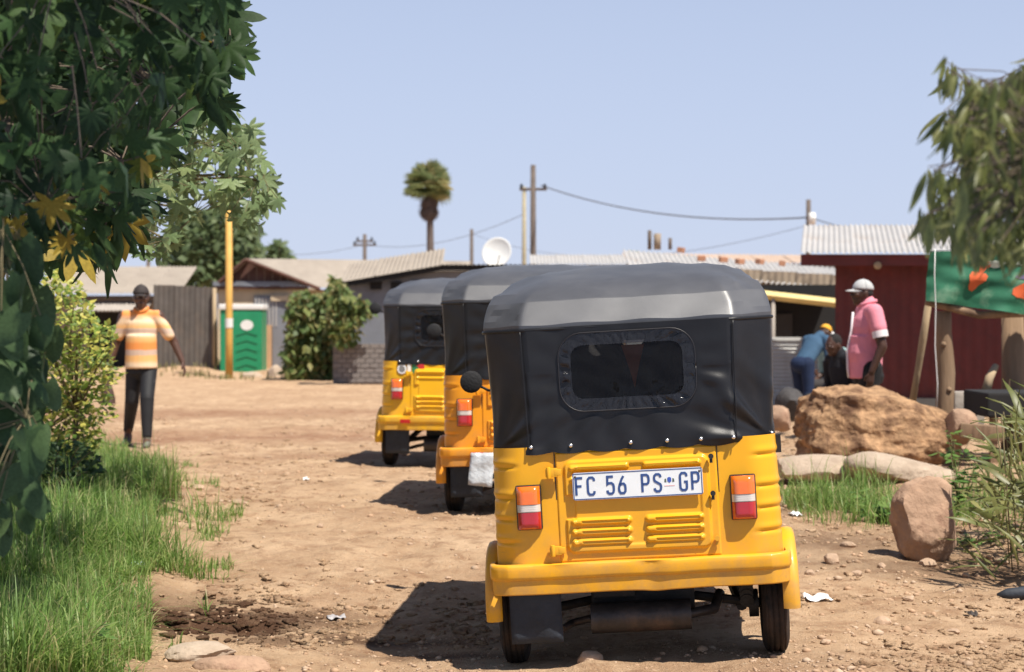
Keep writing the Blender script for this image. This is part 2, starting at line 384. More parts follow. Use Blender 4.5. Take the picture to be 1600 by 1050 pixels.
# ------------------------------------------------------------------ auto rickshaws
def paint(name, col, dust):
    m = mat(name, col, .40, .05, 3, 0, 1, .28, coat=.16, col2=dust, c2scale=2.4, c2lo=.56, c2hi=1.0)
    # road dust splashed up the lower panels, thin scratches and chips
    n = m.node_tree.nodes; l = m.node_tree.links; p = n['Principled BSDF']; src = p.inputs['Base Color'].links[0].from_socket
    tc = n.new('ShaderNodeTexCoord'); sp = n.new('ShaderNodeSeparateXYZ'); l.new(tc.outputs['Object'], sp.inputs[0])
    a = n.new('ShaderNodeMapRange'); a.inputs[1].default_value = .72; a.inputs[2].default_value = .33; l.new(sp.outputs[2], a.inputs[0])
    q = n.new('ShaderNodeTexNoise'); q.inputs['Scale'].default_value = 7; q.inputs['Detail'].default_value = 8; q.inputs['Roughness'].default_value = .7; l.new(tc.outputs['Object'], q.inputs['Vector'])
    b = n.new('ShaderNodeMapRange'); b.inputs[1].default_value = .40; b.inputs[2].default_value = .72; b.inputs[4].default_value = .75; l.new(q.outputs['Fac'], b.inputs[0])
    k = n.new('ShaderNodeMath'); k.operation = 'MULTIPLY'; l.new(a.outputs[0], k.inputs[0]); l.new(b.outputs[0], k.inputs[1])
    x = n.new('ShaderNodeMix'); x.data_type = 'RGBA'; x.inputs[7].default_value = (.36,.22,.11,1); l.new(k.outputs[0], x.inputs[0]); l.new(src, x.inputs[6])
    mp = n.new('ShaderNodeMapping'); mp.inputs['Scale'].default_value = (6,6,70); l.new(tc.outputs['Object'], mp.inputs[0])
    s2 = n.new('ShaderNodeTexNoise'); s2.inputs['Scale'].default_value = 1.6; s2.inputs['Detail'].default_value = 4; l.new(mp.outputs[0], s2.inputs['Vector'])
    c2 = n.new('ShaderNodeMapRange'); c2.inputs[1].default_value = .70; c2.inputs[2].default_value = .76; c2.inputs[4].default_value = .5; l.new(s2.outputs['Fac'], c2.inputs[0])
    y = n.new('ShaderNodeMix'); y.data_type = 'RGBA'; y.inputs[7].default_value = (.33,.17,.05,1); l.new(c2.outputs[0], y.inputs[0]); l.new(x.outputs[2], y.inputs[6]); l.new(y.outputs[2], p.inputs['Base Color'])
    r = n.new('ShaderNodeMath'); r.operation = 'MULTIPLY_ADD'; r.inputs[1].default_value = .5; r.inputs[2].default_value = .34; l.new(k.outputs[0], r.inputs[0]); l.new(r.outputs[0], p.inputs['Roughness'])
    return m
YEL = [paint('yellow_paint', (.78,.375,.014), (.58,.34,.08)), paint('orange_yellow_paint', (.80,.31,.012), (.52,.27,.08)), paint('bright_yellow_paint', (.80,.43,.012), (.55,.33,.08))]
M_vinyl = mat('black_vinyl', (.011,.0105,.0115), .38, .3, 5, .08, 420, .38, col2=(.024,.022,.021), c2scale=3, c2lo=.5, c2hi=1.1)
M_hood = mat('dusty_sheen_vinyl', (.066,.066,.072), .46, .2, 5, .06, 420, 1.0, col2=(.10,.095,.09), c2scale=2.5, c2lo=.5, c2hi=1.1)  # dusty vinyl, lightened further so the roof band looks sunlit
M_rub = mat('tyre_rubber', (.016,.014,.013), .85, .3, 9, .3, 60, .3, col2=(.11,.065,.04), c2scale=5, c2lo=.42, c2hi=.85)
M_dark = mat('dark_metal', (.02,.019,.018), .6, .4, 12, .2, 40, .4, col2=(.07,.045,.03), c2scale=6, c2lo=.5, c2hi=.9)
M_muff = mat('muffler_metal', (.05,.043,.04), .5, .4, 10, .2, 40, .5, metal=.4, col2=(.13,.075,.045), c2scale=5, c2lo=.45, c2hi=.8)
M_flap = mat('mudflap_rubber', (.028,.034,.045), .7, .3, 8, .2, 50, .35)
M_chrome = mat('bright_metal', (.75,.75,.76), .25, .1, 20, 0, 1, .5, metal=.95)
M_seat = mat('brown_seat', (.09,.03,.012), .5, .3, 9, .2, 80)
M_tan = mat('dusty_piping', (.10,.075,.05), .75, .3, 9, .2, 80)
M_liner = mat('dark_liner', (.012,.012,.014), .8, .3, 9, .2, 80)
def lens(name, col, em=0):
    m = mat(name, col, .12, .05, 30, 0, 1, .6, coat=1.0)
    return m
M_lo, M_lw, M_lr = lens('amber_lens', (.85,.16,.01)), lens('clear_lens', (.62,.56,.50)), lens('red_lens', (.45,.008,.012))
M_plate = mat('plate_white', (.78,.80,.80), .35, .03, 20, 0, 1, .5)
M_blue = mat('plate_blue', (.035,.075,.22), .4, .05, 20)
def clear(name, tint, rough, fac, bump):
    m = bpy.data.materials.new(name); m.use_nodes = True; n = m.node_tree.nodes; l = m.node_tree.links; n.remove(n['Principled BSDF'])
    t = n.new('ShaderNodeBsdfTransparent'); t.inputs[0].default_value = tint
    g = n.new('ShaderNodeBsdfPrincipled'); g.inputs['Roughness'].default_value = rough; g.inputs['Base Color'].default_value = (.03,.03,.035,1); g.inputs['Specular IOR Level'].default_value = .8
    x = n.new('ShaderNodeMixShader'); x.inputs[0].default_value = fac
    l.new(t.outputs[0], x.inputs[1]); l.new(g.outputs[0], x.inputs[2]); l.new(x.outputs[0], n['Material Output'].inputs[0])
    if bump:
        tc = n.new('ShaderNodeTexCoord'); q = n.new('ShaderNodeTexNoise'); q.inputs['Scale'].default_value = bump; q.inputs['Detail'].default_value = 3
        mp = n.new('ShaderNodeMapping'); mp.inputs['Scale'].default_value = (1,1,.5); mp.inputs['Rotation'].default_value = (0,.6,0)
        l.new(tc.outputs['Object'], mp.inputs[0]); l.new(mp.outputs[0], q.inputs['Vector'])
        b = n.new('ShaderNodeBump'); b.inputs['Strength'].default_value = .7; b.inputs['Distance'].default_value = .01
        l.new(q.outputs['Fac'], b.inputs['Height']); l.new(b.outputs[0], g.inputs['Normal'])
    return m
M_win = clear('clear_plastic', (.66,.63,.60,1), .06, .17, 9)
M_winb = clear('wrinkled_plastic', (.30,.28,.30,1), .09, .5, 60)
M_glass = clear('windscreen_glass', (.75,.8,.78,1), .03, .12, 0)

def plan(hw, y0, c, yf, rr_=.035, counts=(14,6,14,6,96)):
    """plan outline of the tail: left side -> left corner -> back -> right corner -> right side"""
    P = [(-hw,yf),(-hw,y0+c*.9),(-(hw-c),y0),((hw-c),y0),(hw,y0+c*.9),(hw,yf)]
    P = [Vector(p) for p in P]; out = []
    def cut(i, j): d = (P[j]-P[i]); return P[i] + d.normalized()*min(rr_, d.length*.45)
    sides = [counts[0], counts[2], counts[4], counts[2], counts[0]]
    for s in range(5):
        a = P[s] if s == 0 else cut(s, s+1); b = P[5] if s == 4 else cut(s+1, s)
        for k in range(sides[s]): out.append(a.lerp(b, k/sides[s]))
        if s < 4:
            c0, m, c1 = b, P[s+1], cut(s+1, s+2)
            for k in range(counts[1]):
                t = k/counts[1]; out.append(c0*(1-t)**2 + m*2*t*(1-t) + c1*t*t)
        else: out.append(b)
    return out
def rrect(x, z, cx, cz, w, h, r):               # signed distance to a rounded rectangle
    qx, qz = abs(x-cx)-(w/2-r), abs(z-cz)-(h/2-r)
    return sqrt(max(qx,0)**2+max(qz,0)**2) + min(max(qx,qz),0) - r
def ridge(d, w): return exp(-(d/w)**2)

WC = (-.005, 1.245, .565, .325, .10)            # rear window: centre, width, height, radius
def panel_fold(x, z):
    d = .0
    for sx, amp, ph in ((1,.010,.4),(-1,.004,1.7)):
        ax, az = .575*sx - x, z-.93
        r_ = sqrt(ax*ax+az*az); ph_ = atan2(az, ax*sx)
        d += amp*(sin(ph_*9+ph+1.5*r_)+.5*sin(ph_*17+2*ph-3*r_))*exp(-((r_-.20)/.13)**2)*sm(.02,.08,r_)
        d += .012*amp/.011*max(0,nz(x*2,z*9+x*9,sx*3))*sm(.40,.52,x*sx)*sm(1.02,1.1,z)
    e = rrect(x, z, WC[0], WC[1], WC[2], WC[3], WC[4])
    a = atan2(z-WC[1], (x-WC[0])*.6)
    d += .004*sin(a*15+1.2*sin(3*a))*exp(-((e-.07)/.06)**2)*sm(.0,.03,e)*(1.4 if z < WC[1] else .5)
    d += .005*nz(x,z,3,2.5) + .0025*nz(x,z,8,7)
    d += .004*sin((x+.03)*2*pi/.15)*(1-sm(.93,1.02,z))
    return d
def body_bumps(x, z, side):
    d = 0.
    for zc in (.865, .735, .645, .55):
        if side > 0: d -= .007*(ridge(z-zc,.007) - .55*ridge(z-zc-.02,.013))*side
    return d

def make_rickshaw(v):
    """v: variant 0 near, 1 middle, 2 far"""
    Y = YEL[v]
    t = thing('auto_rickshaw', '', 'auto rickshaw')
    # -- rear body shell with pressed grooves round the corners
    P = []; zs = [.37 + .575*i/84 for i in range(85)]
    for z in zs:
        row = []; pl = plan(.592 + .012*(.93-z), -.012*(.93-z)*2, .085, .95, .05, (30,6,10,6,72))
        for q in pl:
            side = sm(.47,.52,abs(q.x))
            o = body_bumps(q.x, z, side); nrm = Vector((q.x*.9 if abs(q.x) > .5 else 0, -1 if q.y < .12 else 0)).normalized()
            o += .004*nz(q.x*3,q.y*3,z*3+v,1.2)*side
            row.append((q.x+nrm.x*o, q.y+nrm.y*o, z))
        P.append(row)
    MB().grid(P).build('body_shell', Y, t, True, 50)
    m = MB(); m.box((0,.47,.355),(1.15,.92,.03)); m.box((0,1.3,.34),(1.1,.75,.03))
    m.build('floor', M_dark, t)
    # -- engine hatch, pressed sheet
    nx_, nz_ = 190, 130; P = []
    x0,x1,z0,z1 = -.325,.342,.462,.918
    for j in range(nz_+1):
        row = []
        for i in range(nx_+1):
            x = x0+(x1-x0)*i/nx_; z = z0+(z1-z0)*j/nz_
            h = .0
            e = min(x-x0, x1-x, z-z0, z1-z)
            h -= .007*(1-sm(0,.006,e))
            # outer pressed frame, notched at the hinges
            f = rrect(x,z,.008,.69,.60,.385,.035)
            if .64 < z < .74 and x < -.2: f = max(f, -(x+.255))
            h += .013*(1-sm(-.010,.002,f)) 
            f2 = rrect(x,z,.008,.692,.53,.335,.03); h -= .007*(1-sm(-.010,.003,f2))
            for cx, w in ((-.145,.255),(.155,.245)):
                for zc in (.628,.586,.544):
                    g_ = rrect(x,z,cx,zc,w,.034,.017); h += .019*(1-sm(-.013,.001,g_))
                    g_ = rrect(x,z,cx+.012,zc-.002,w*.72,.006,.003); h -= .007*(1-sm(-.002,.006,g_))
                g_ = rrect(x,z,cx,.850,w,.03,.015); h += .015*(1-sm(-.012,.001,g_))
                g_ = rrect(x,z,cx,.80,w,.03,.015); h += .009*(1-sm(-.012,.001,g_))
            h += .0015*nz(x,z,1,6)
            row.append((x, -.012*(.93-z)*2 - .006 - h, z))
        P.append(row)
    hatch = MB().grid(P).build('engine_hatch', Y, t, True, 50)
    m = MB(); e = .004
    m.box((x0-e/2, -.003, (z0+z1)/2),(e,.004,z1-z0)); m.build('seam', M_dark, hatch)
    m = MB(); m.box((x1+e/2,-.003,(z0+z1)/2),(e,.004,z1-z0)); m.build('seam', M_dark, hatch)
    for zc in (.838,.515):
        m = MB(); m.box((-.34,-.03,zc),(.05,.022,.036)); m.tube([(-.352,-.038,zc-.024),(-.352,-.038,zc+.024)],.010,8)
        m.box((-.315,-.032,zc),(.03,.02,.026)); m.build('hinge', Y, hatch, True, 40, bevel=.003)
    for (xc,zc) in ((.318,.872),(.318,.72),(.325,.535)):
        m = MB(); m.lathe([(0,.022),(.009,.022),(.011,.012),(.011,0)],'y',10,(xc,-.044,zc)); m.box((xc,-.03,zc-.012),(.012,.012,.03))
        m.build('latch', M_dark if zc != .535 else Y, hatch, True, 40)
    # -- bumper: rolled top edge over a flat flange, wrapped round the corners
    prof = []
    prof = [(-.01,.463),(.014,.462),(.021,.459),(.025,.453),(.026,.440),(.026,.414),(.024,.405),(.019,.399),(.013,.396),(.012,.36),(.010,.340),(.002,.335)]
    P = []
    for (o_, z) in prof:
        row = []
        for q in plan(.612, -.022, .05, .32, .045, (12,8,6,8,90)):
            nrm = Vector((0,-1)) if abs(q.x) < .55 else Vector((math.copysign(1,q.x), -.6 if q.y < .05 else 0)).normalized()
            dent = (.008*exp(-((q.x-.05)/.05)**2) + .005*exp(-((q.x+.33)/.07)**2)) if z < .455 else 0
            w_ = .003*nz(q.x*3, z*2, 5)
            row.append((q.x+nrm.x*o_*(.6 if abs(q.x)>.55 else 1), q.y+nrm.y*(o_+w_-dent), z + .005*nz(q.x,0,v+3,4) - .005*exp(-((q.x-.06)/.05)**2)*(z<.38)))
        P.append(row)
    MB().grid(P).build('bumper', Y, t, True, 35)
    # -- wheels, arches, mudflaps
    tyre_p = []
    R, hw_ = .212, .056
    for k in range(13):
        a = pi*k/12; tyre_p.append((R-.052+.052*sin(a)**.7 if 0 < k < 12 else R-.075, -hw_*cos(a)))
    grooved = []
    for i_ in range(41):
        x = -hw_ + 2*hw_*i_/40; tt = abs(x)/hw_
        r_ = R - .045*max(0,(tt-.55)/.45)**2
        for gx in (-.033,-.012,.012,.033):
            r_ -= .006*ridge(x-gx,.0035)
        grooved.append((r_, x))
    tyre_prof = [(R-.09,-hw_*.55),(R-.07,-hw_*.95),(R-.055,-hw_)] + grooved + [(R-.055,hw_),(R-.07,hw_*.95),(R-.09,hw_*.55)]
    rim_prof = [(.0,.012),(.05,.012),(.07,.02),(.105,.022),(.125,.034),(.128,.03),(.128,-.03),(.125,-.034),(.105,-.022),(.0,-.02)]
    for (cx,cy,sp) in ((-.555,.33,1),(.555,.33,1),(0,2.18,0)):
        m = MB(); m.lathe(tyre_prof,'x',48,(cx,cy,R)); wh = bpy.data.objects.new('wheel', None); C.objects.link(wh); wh.parent = t
        m.build('tyre', M_rub, wh, True, 40)
        MB().lathe(rim_prof,'x',24,(cx,cy,R)).build('rim', M_muff, wh, True, 40)
    for sx in (-1,1):
        P = []
        for k in range(25):
            a = radians(188 - 196*k/24)         # from behind the wheel over the top
            row = []
            for (ro, xo) in ((.262,.585),(.272,.60),(.276,.63),(.270,.648),(.255,.655),(.240,.654)):
                row.append((sx*xo, .33+ro*cos(a), .255+ro*1.0*sin(a) if sin(a) > -.6 else .2))
            P.append(row)
        MB().grid(P).build('wheel_arch', Y, t, True, 60)
        P = []
        for k in range(25):
            a = radians(165 - 150*k/24)
            P.append([(sx*.44, .33+.258*cos(a), .255+.258*sin(a)), (sx*.60, .33+.258*cos(a), .255+.258*sin(a))])
        MB().grid(P).build('wheel_well', M_dark, t, True)
    for sx in ((-1,) if v == 0 else (-1,1)):
        P = []
        for j in range(9):
            zz = .375 - .25*j/8
            P.append([(sx*(.335+.215*i/8), .03+.02*(j/8)**2 + .006*sin(i*1.1+j*.4)*(j/8), zz) for i in range(9)])
        o = MB().grid(P).build('mudflap', M_flap, t, True)
        o.modifiers.new('t','SOLIDIFY').thickness = .006
    # -- engine and running gear
    m = MB(); m.tube([(-.22,.16,.20),(.20,.17,.20)],.065,16); m.tube([(.19,.17,.20),(.30,.22,.21),(.33,.4,.25)],.022,8); m.tube([(-.22,.17,.20),(-.30,.2,.18),(-.34,.1,.17)],.016,8)
    m.build('muffler', M_muff, t, True, 50)
    m = MB(); m.box((0,.42,.28),(.44,.30,.20)); m.box((.1,.40,.2),(.16,.2,.12)); m.box((-.12,.25,.32),(.18,.1,.08))
    for k in range(6): m.box((.02,.30+.02*k,.30),(.40,.008,.17))
    m.build('engine', M_dark, t, False, bevel=.008)
    for sx in (-1,1):
        m = MB(); m.tube([(sx*.50,.33,.21),(sx*.22,.37,.25)],.02,8); m.tube([(sx*.42,.35,.2),(sx*.36,1.0,.32)],.025,8)
        for k in range(7): m.tube([(sx*(.44+.0),.26,.23+.022*k),(sx*.44,.30,.24+.022*k)],.03,10)
        m.lathe([(.06,-.02),(.06,.02)],'x',16,(sx*.47,.33,.212)); m.build('suspension', M_dark, t, True, 40)
    # -- canopy: roof hood
    lv = [(1.428,.002,.605),(1.450,.000,.606),(1.4535,.002,.606),(1.475,.016,.604),(1.500,.033,.600),(1.525,.050,.593),(1.546,.064,.585),(1.5495,.068,.583),(1.580,.125,.566),(1.612,.200,.540),(1.642,.30,.502),(1.668,.42,.445),(1.690,.58,.355),(1.703,.78,.22),(1.708,1.0,.04)]
    P = []
    for (z,y0,hw) in lv:
        c_ = min(.165, hw*.45); row = []
        zz = z
        for q in plan(hw, y0, c_, 1.98, .012 if z < 1.6 else .05, (40,3,14,3,70)):
            x, y = q; dz = 0; dx = 0
            cor = sm(.40,.47,abs(x)) * (1-sm(.25,.5,y))
            dz += .006*sin((x*40 + y*25) + z*30)*cor*sm(1.54,1.58,z)*(1-sm(1.62,1.67,z))
            dy = -.005*cor*sin(z*95+x*22)*sm(1.46,1.48,z)*(1-sm(1.53,1.545,z))
            sag = .012*sin(max(0,(y-.25))*2*pi/.58)**2*sm(1.5,1.6,z)
            dz += -sag + .004*nz(x,y,2+v,5) - .03*sm(1.5,2.0,y)*sm(1.45,1.6,z)
            if z < 1.46 and y < .1: dz += .003*sin(x*23)
            row.append((x, y+dy, zz+dz))
        P.append(row)
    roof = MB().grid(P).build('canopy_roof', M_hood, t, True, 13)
    m = MB(); pp = [(-.608,1.98,1.43)] + [(q.x*1.003, q.y-.003, 1.430) for q in plan(.606,.0,.165,1.95,.03,(3,4,3,4,12))]
    m.tube(pp, .008, 6); m.build('hem', M_vinyl, roof, True)
    # -- rear panel with its window opening
    P = []; cc = plan(.588, 0, .165, .66, .022, (12,5,14,5,150)); lev = [.922+(1.436-.922)*j/110 for j in range(111)]
    for z in lev:
        f = (z-.922)/.514; row = []
        for q in plan(.588+.016*f, 0.0, .165, .66, .022, (12,5,14,5,150)):
            d = panel_fold(q.x, z) if q.y < .2 else .004*nz(q.x,q.y*3,z*3,2)
            nrm = Vector((0,-1)) if abs(q.x) < .42 else Vector((math.copysign(.75,q.x),-.66)) if q.y < .15 else Vector((math.copysign(1,q.x),0))
            zz = z - (.010*abs(sin((q.x+.03)*pi/.15)) if z < .93 else 0)
            bulge = -.016*sin(pi*f)*(1-sm(.3,.46,abs(q.x))) - .012
            row.append((q.x+nrm.x*(d-bulge*0), q.y + nrm.y*(d+.012) + .010*sin(pi*f)*(1-sm(.2,.42,abs(q.x))), zz))
        P.append(row)
    def hole(i, j):
        x, y, z = P[i][j]; return y < .06 and rrect(x, z, *WC) < -.045
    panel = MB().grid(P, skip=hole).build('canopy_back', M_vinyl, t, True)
    # window sheet and wrinkled border
    nu, nr = 96, 9; P = []
    def ring(k, inset):
        a = 2*pi*k/nu; dx, dz = cos(a), sin(a); lo, hi = 0., .6
        for _ in range(26):
            mid = (lo+hi)/2
            if rrect(WC[0]+dx*mid, WC[1]+dz*mid, *WC) < -inset: lo = mid
            else: hi = mid
        return WC[0]+dx*lo, WC[1]+dz*lo
    def wy(x, z, e): return .010*sin(pi*(z-.922)/.514) - panel_fold(x,z)*.6 - .012 - e
    for k in range(nu):
        row = []
        for j in range(nr+1):
            x,z = ring(k, .052*j/nr); a = 2*pi*k/nu
            wr = .0065*(sin(a*38+2.5*sin(5*a))+.5*sin(a*71))*sin(pi*j/nr)*(1.6 if sin(a) < -.2 or abs(cos(a)) > .8 else .8)
            row.append((x, wy(x,z,.007)-wr, z))
        P.append(row)
    MB().grid(P, closed=True).build('window_border', M_winb, panel, True)
    P = []
    for k in range(nu):
        row = []
        for j in range(11):
            xo,zo = ring(k,.05); f = j/10; x,z = WC[0]+(xo-WC[0])*f, WC[1]+(zo-WC[1])*f
            wr = .007*nz(x*4+z*5,z*3-x*2,v,3) + .005*sin((x*.8-z)*70+4*nz(x,z,0,9))*sm(.5,.95,f)*sm(.0,.1,x)*sm(0,.08,WC[1]-z)
            row.append((x, wy(x,z,.004)-wr, z))
        P.append(row)
    MB().grid(P, closed=True).build('window_sheet', M_win, panel, True)
    P = []; hi_ = []
    m = MB(); m.tube([(ring(k,.0)[0], wy(*ring(k,.0),.009), ring(k,.0)[1]) for k in range(nu)] + [(ring(0,.0)[0], wy(*ring(0,.0),.009), ring(0,.0)[1])], .0028, 5)
    m.build('window_piping', mat('grey_piping',(.02,.018,.02),.45,.2,30), panel, True)
    for sx in (-1,1):
        m = MB(); m.tube([(sx*(.428+.012*(z_-.922)/.514), -panel_fold(sx*.43,z_)-.0135+.0, z_) for z_ in [.935+.49*q/20 for q in range(21)]], .0028, 5); m.build('stitched_seam', M_vinyl, panel, True)
    for (x,z) in ((-.425,.945),(-.26,.945),(-.012,.945),(.138,.945),(.277,.945),(.41,.945),(.57,.945)):
        y_ = -panel_fold(x,z)-.018 if abs(x) < .45 else .12
        if x < -.43: y_ = .0
        m = MB(); m.lathe([(0,-.006),(.006,-.005),(.009,0),(.009,.006)],'y',10,(x+.005 if x<.5 else x+.008, y_, z)); m.build('stud', M_chrome, panel, True)
    # edge piping, down both rear corners of the side opening
    for sx in (-1,1):
        m = MB(); m.tube([(sx*.612,.67,1.43),(sx*.606,.68,1.2),(sx*.60,.68,.93),(sx*.605,.69,.6),(sx*.61,.7,.42)],.014,8); m.build('side_piping', M_tan, t, True)
        P = [[(sx*(.606+.004*sin(9*zz)), .66+.10*k/6+.01*sin(zz*7), zz) for k in range(7)] for zz in [.93+.5*q/14 for q in range(15)]]
        MB().grid(P).build('side_flap', M_vinyl, t, True)
        m = MB(); m.box((sx*.60,.02+.66,.90),(.03,.05,.06)); m.build('flap_clip', M_dark, t)
    m = MB(); m.box((.603,.14,.90),(.022,.03,.075)); m.build('catch', M_dark, t)
    # -- front half
    P = []
    for (z,hw,ny) in ((.33,.53,2.30),(.45,.55,2.36),(.65,.56,2.42),(.85,.56,2.40),(.97,.555,2.33),(1.02,.545,2.24)):
        row = []
        for k in range(41):
            a = pi*k/40; cx = -cos(a); sy = sin(a)
            row.append((hw*math.copysign(abs(cx)**.6,cx), 1.62+(ny-1.62)*abs(sy)**.75, z))
        P.append(row)
    cow = MB().grid(P); cow.build('front_cowl', Y, t, True, 50)
    m = MB(); m.prism([(p_[0]*.98,p_[1]-.01) for p_ in P[-1]], .99, 1.015, 'xy'); m.build('dashboard', M_dark, t)
    for sx in (-1,1):
        m = MB(); m.box((sx*.575,1.30,.385),(.05,.72,.11)); m.build('sill', Y, t, bevel=.015, ang=40)
        m = MB(); m.tube([(sx*.565,1.68,1.0),(sx*.585,1.70,1.25),(sx*.585,1.78,1.48),(sx*.56,1.86,1.55)],.022,8); m.build('front_pillar', Y, t, True)
        m = MB(); m.tube([(sx*.53,2.20,1.01),(sx*.53,2.02,1.54)],.018,8); m.build('windscreen_post', M_dark, t, True)
        m = MB(); m.tube([(sx*.585,.66,.93),(sx*.59,.66,1.42)],.016,8); m.build('hoop_post', M_dark, t, True)
        m = MB(); m.tube([(sx*.575,.2,1.45),(sx*.575,1.9,1.46)],.014,8); m.build('roof_rail', M_dark, t, True)
    P = [[(-.52+1.04*i/6, 2.21-.185*j/4, 1.01+.53*j/4) for i in range(7)] for j in range(5)]
    MB().grid(P).build('windscreen', M_glass, t)
    m = MB(); m.tube([(-.54,2.03,1.545),(0,2.06,1.57),(.54,2.03,1.545)],.02,8); m.build('windscreen_header', M_dark, t, True)
    m = MB(); m.box((0,.72,.66),(1.06,.46,.14)); m.build('passenger_seat', M_seat, t, bevel=.03, ang=40)
    m = MB(); m.box((0,.44,.86),(1.06,.10,.34)); m.build('seat_back', M_seat, t, bevel=.03, ang=40)
    m = MB(); m.box((0,1.42,.62),(.5,.34,.12)); m.box((0,1.24,.84),(.46,.06,.3)); m.build('driver_seat', M_liner, t, bevel=.03, ang=40)
    m = MB(); m.tube([(-.3,1.75,1.0),(-.1,1.82,1.02),(.1,1.82,1.02),(.3,1.75,1.0)],.014,8); m.tube([(0,1.85,1.0),(0,1.95,.7),(0,2.18,.35)],.022,8); m.build('handlebar', M_dark, t, True)
    for sx in (-1,1):                           # dark curtains hung behind the driver
        P = []
        for j in range(15):
            zz = 1.55-.62*j/14; inner = -.02 + .09*sm(1.27,1.37,zz)
            P.append([(sx*(inner+(.54-inner)*i/16), 1.16+.015*sin(i*1.9), zz) for i in range(17)])
        MB().grid(P).build('curtain', M_liner, t, True)
    P = [[((1-2*k_)*.055*(1-j/12)**1.3*(1 if j < 11 else .2)*-1, 1.13, 1.335-.22*j/12) for k_ in (0,1)] for j in range(13)]
    MB().grid(P).build('gap_strip', mat('russet_gap',(.42,.13,.05),.85,.2,9), t, True)  # russet strip added for the next rickshaw's body showing through the gap
    # mirror on its stalk
    mp_ = {0:(-.86,2.0,1.18), 1:(-.88,2.0,1.24), 2:(-1.0,1.9,1.42)}[v]
    for sx in (-1,):
        mx_,my_,mz_ = mp_[0]*-sx*1.0 if sx > 0 else mp_[0], mp_[1], mp_[2]
        if sx > 0: mx_ = -mp_[0]
        ms = MB(); ms.lathe([(0,-.008),(.045,-.008),(.058,.0),(.055,.02),(.03,.04),(0,.045)],'y',20,(mx_,my_,mz_)); o = ms.build('mirror', M_liner, t, True, 50)
        st_ = MB(); st_.tube([(mx_,my_+.03,mz_),(mx_*.9,my_+.02,mz_-.05),(sx*.57,1.72,1.15)],.007,6); st_.build('stalk', M_dark, o, True)
    # -- lamps
    for sx in (-1,1):
        cx = sx*.442; lamp = bpy.data.objects.new('tail_lamp', None); C.objects.link(lamp); lamp.parent = t
        m = MB(); m.box((cx,-.010,.697),(.106,.03,.186)); m.build('lamp_base', M_dark, lamp, bevel=.008, ang=40)
        for (za,zb,mm,nm) in ((.712,.786,M_lo,'amber_lens'),(.680,.711,M_lw,'clear_lens'),(.608,.679,M_lr,'red_lens')):
            P = []
            for j in range(9):
                z = za+(zb-za)*j/8; row = []
                for i in range(17):
                    u = -1+2*i/16; x = cx+u*.048
                    w_ = 1-abs(u)**5*.9; top = 1-(max(0,(z-.765)/.021))**2*.55 - (max(0,(.628-z)/.02))**2*.55
                    row.append((x, -.024-.030*max(.05,w_)*max(.1,top) - .0012*sin(z*700), z))
                P.append(row)
            MB().grid(P).build(nm, mm, lamp, True)
    if v > 0:
        for sx in (-1,1):
            m = MB(); m.box((sx*.36,-.056,.415),(.09,.012,.035)); m.build('reflector', M_lr, t, bevel=.004)
    return t

# strokes of the plate lettering, drawn in a 0.5 x 1 cell
GL = {'F':[[(0,0),(0,1),(.48,1)],[(0,.52),(.40,.52)]],
 'C':[[(.48,.80),(.46,.92),(.36,1),(.13,1),(.02,.90),(0,.78),(0,.22),(.02,.10),(.13,0),(.36,0),(.46,.08),(.48,.20)]],
 '5':[[(.46,1),(.04,1),(.02,.56),(.12,.62),(.32,.62),(.44,.54),(.48,.42),(.48,.20),(.44,.08),(.33,0),(.14,0),(.03,.08),(0,.20)]],
 '6':[[(.36,1),(.22,.82),(.06,.50),(0,.30),(.02,.12),(.12,0),(.36,0),(.46,.10),(.48,.25),(.46,.45),(.36,.55),(.20,.55),(.08,.46)]],
 'P':[[(0,0),(0,1),(.33,1),(.44,.93),(.48,.80),(.48,.65),(.44,.52),(.33,.46),(0,.46)]],
 'S':[[(.47,.82),(.44,.93),(.34,1),(.14,1),(.03,.92),(0,.80),(0,.70),(.05,.60),(.43,.41),(.48,.30),(.48,.20),(.44,.08),(.34,0),(.14,0),(.03,.08),(0,.19)]],
 'G':[[(.48,.80),(.46,.92),(.36,1),(.13,1),(.02,.90),(0,.78),(0,.22),(.02,.10),(.13,0),(.36,0),(.46,.08),(.48,.20),(.48,.48),(.28,.48)]]}
def stroke(m, pts, w, y0, y1):
    pts = [Vector(p) for p in pts]; L = []; Rr = []
    for i,p in enumerate(pts):
        a = (pts[i]-pts[i-1]).normalized() if i else (pts[1]-pts[0]).normalized()
        b = (pts[i+1]-pts[i]).normalized() if i < len(pts)-1 else a
        na, nb = Vector((-a.y,a.x)), Vector((-b.y,b.x)); nn = (na+nb)
        nn = nn.normalized() if nn.length > 1e-4 else na; k = w/2/max(.5, nn.dot(na)); L.append(p+nn*k); Rr.append(p-nn*k)
    vs = [(q.x,y1,q.y) for q in L]+[(q.x,y1,q.y) for q in Rr]+[(q.x,y0,q.y) for q in L]+[(q.x,y0,q.y) for q in Rr]; n = len(pts)
    fs = []
    for i in range(n-1):
        fs += [(i,i+1,n+i+1,n+i),(i,2*n+i,2*n+i+1,i+1),(n+i,n+i+1,3*n+i+1,3*n+i)]
    fs += [(0,n,3*n,2*n),(n-1,3*n-1,4*n-1,2*n-1)]
    m.add(vs, fs)
